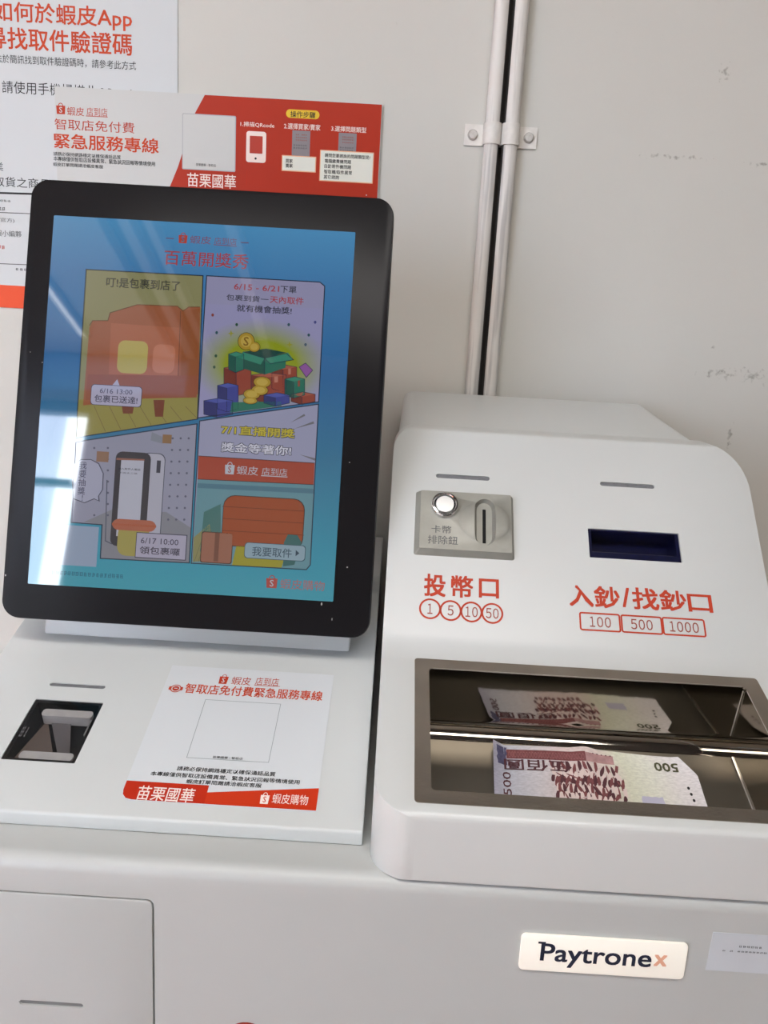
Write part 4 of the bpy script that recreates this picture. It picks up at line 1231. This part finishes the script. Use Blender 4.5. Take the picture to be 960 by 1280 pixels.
def note_mat():
    m = mat('banknote_paper', (216, 210, 200), 0.6)
    nt = m.node_tree; b = nt.nodes['Principled BSDF']
    at = nt.nodes.new('ShaderNodeUVMap'); at.uv_map = 'UVMap'
    sp = nt.nodes.new('ShaderNodeSeparateXYZ'); nt.links.new(at.outputs[0], sp.inputs[0])
    r = nt.nodes.new('ShaderNodeValToRGB'); e = r.color_ramp.elements
    e[0].position = 0; e[0].color = (*lin((170, 168, 186)), 1)
    e[1].position = 1; e[1].color = (*lin((226, 222, 226)), 1)
    for p_, c in ((.08, (188, 190, 202)), (.22, (206, 202, 208)), (.38, (216, 198, 196)), (.55, (216, 202, 196)), (.66, (216, 217, 196)), (.78, (226, 227, 214)), (.9, (228, 224, 224))):
        x = e.new(p_); x.color = (*lin(c), 1)
    nt.links.new(sp.outputs[0], r.inputs[0])
    n = nt.nodes.new('ShaderNodeTexNoise'); n.inputs['Scale'].default_value = 45; n.inputs['Detail'].default_value = 6
    nt.links.new(at.outputs[0], n.inputs['Vector'])
    mr = nt.nodes.new('ShaderNodeMapRange'); mr.inputs[1].default_value = .35; mr.inputs[2].default_value = .65; mr.inputs[3].default_value = .86; mr.inputs[4].default_value = 1.06
    nt.links.new(n.outputs['Fac'], mr.inputs[0])
    vm = nt.nodes.new('ShaderNodeVectorMath'); vm.operation = 'SCALE'; nt.links.new(r.outputs[0], vm.inputs[0]); nt.links.new(mr.outputs[0], vm.inputs['Scale'])
    nt.links.new(vm.outputs[0], b.inputs['Base Color'])
    return m


nm = bpy.data.meshes.new('banknote'); nm.from_pydata([tuple(v) for v in vs], [], fs); nm.materials.append(note_mat())
uvl = nm.uv_layers.new(name='UVMap')
for lp in nm.loops:
    i = lp.vertex_index % (NS + 1); j = lp.vertex_index // (NS + 1)
    uvl.data[lp.index].uv = (i / NS, j / NT)
sm(nm, 60)
note = link(bpy.data.objects.new('banknote', nm))
tag(note, 'creased 500 banknote lying upside down in the steel tray of the cash unit', 'banknote')
MAR = mat('maroon_note_ink', (124, 74, 76), 0.6, noise=0.25, nscale=400)
MARD = mat('dark_maroon_note_ink', (88, 54, 60), 0.6)
PNK = mat('pale_pink_note_ink', (222, 204, 200), 0.6)
OLV = mat('olive_note_ink', (84, 84, 62), 0.6)
VIO = mat('violet_note_ink', (86, 84, 112), 0.6, noise=0.25, nscale=300)


def npoly(name, pts, m, o=.00020):
    """strip polygon given as list of (s, t); subdivided so that it follows the paper"""
    return mesh_obj(name, [BP(s, t, o) for s, t in pts], [tuple(range(len(pts)))], m, note)


def ngrid(name, s0, t0, s1, t1, m, o=.00018, n=24, k=3, wob=0.0):
    v = []; f = []; rn = random.Random(int(s0 * 1000))
    for j in range(k + 1):
        for i in range(n + 1):
            v.append(BP(s0 + (s1 - s0) * i / n + (rn.uniform(-wob, wob) if i in (0, n) else 0), t0 + (t1 - t0) * j / k + (rn.uniform(-wob, wob) if j in (0, k) else 0), o))
    for j in range(k):
        for i in range(n):
            a = j * (n + 1) + i; f.append((a, a + 1, a + n + 2, a + n + 1))
    return mesh_obj(name, v, f, m, note)


def ntext(s, s0, t0, s1, t1, m, bold=0.01, flip=True, o=.0004, rot=False):
    co, fs_, zo = text_mesh(s, bold, 2, 0.0)
    mn = co.min(0); mx = co.max(0); t = (co - mn) / (mx - mn)
    if rot: t = np.stack([t[:, 1] * -1 + 1, t[:, 0]], 1)
    elif flip: t = 1 - t
    return mesh_obj('note_print', [BP(s0 + a * (s1 - s0), t0 + b * (t1 - t0), o + z_) for (a, b), z_ in zip(t, zo)], fs_, m, note)


ngrid('note_print', .07, .80, .46, .935, MAR, n=30)
ngrid('note_print', .46, .80, .60, .925, mat('rosy_fade_ink', (176, 138, 138), 0.6, noise=.15, nscale=200), n=10)
for k in range(26):                                             # guilloche knots in the maroon band
    s = .085 + k * .0145
    c = [(s + .0062 * math.cos(a), .862 + .045 * math.sin(a)) for a in [2 * math.pi * q / 10 for q in range(10)]]
    v = []; f = []
    for q, (a, b) in enumerate(c):
        v += [BP(a, b, .00032), BP(s + (a - s) * .7, .862 + (b - .862) * .7, .00032)]
    for q in range(10): f.append((2 * q, 2 * ((q + 1) % 10), 2 * ((q + 1) % 10) + 1, 2 * q + 1))
    mesh_obj('note_print', v, f, mat('rose_note_ink', (150, 100, 100), 0.6), note)
ngrid('note_print', .02, .70, .07, .96, VIO, n=4, k=6, wob=.004)
ntext('伍佰圓', .055, .63, .385, .79, MARD, bold=.02)
ntext('500', .045, .28, .085, .60, MARD, flip=False, rot=True)
ntext('500', .80, .77, .92, .90, OLV, bold=.03)
for k in range(3):
    s = .938 + k * .004; t = .54 - k * .085
    npoly('note_print', [(s + .0065 * math.cos(a), t + .022 * math.sin(a)) for a in [2 * math.pi * q / 10 for q in range(10)]], INK)
for k in range(5):
    npoly('note_print', [(.50 + k * .022 + .004 * math.cos(a), .925 + .01 * math.sin(a)) for a in [2 * math.pi * q / 6 for q in range(6)]], MARD)
ngrid('note_print', .70, .22, .80, .40, mat('lilac_note_ink', (190, 188, 208), 0.6), n=6, k=4, wob=.008)
# maroon engraving: a row of little figures, pale shirts and dark limbs, upside down like the note
rn = random.Random(8)
def blob(s, t, w, l, an, m, o, n=8, jag=.18):
    pts = []
    for q in range(n):
        a = 2 * math.pi * q / n; r = 1 + rn.uniform(-jag, jag)
        x_ = w * math.cos(a) * r; y_ = l * math.sin(a) * r
        pts.append((s + x_ * math.cos(an) - y_ * .4 * math.sin(an), max(.03, min(.8, t + y_ * math.cos(an) + x_ * 2.3 * math.sin(an)))))
    npoly('note_print', pts, m, o)
k_ = 0
for row, (tt, dt) in enumerate(((.60, .0), (.44, -.02), (.28, .02))):
    for k in range(13 if row < 2 else 10):
        s_ = .295 + k * .0262 + rn.uniform(-.006, .006) + row * .008; t_ = tt + dt + rn.uniform(-.03, .03); k_ += 1; o = .00026 + k_ * 4e-6
        blob(s_, t_ + .10, .0085, .085, rn.gauss(0, .3), (MAR, MARD)[k % 2], o)
        blob(s_ + .004, t_, .0105, .07, rn.gauss(0, .2), PNK, o + 1e-5)
        blob(s_ - .003, t_ - .085, .0095, .055, rn.gauss(0, .4), (MARD, MAR)[k % 2], o + 2e-5)
        if k % 2: blob(s_ + .010, t_ - .03, .0045, .09, rn.gauss(.2, .4), MAR, o + 3e-5)

print('objects', len(bpy.data.objects))
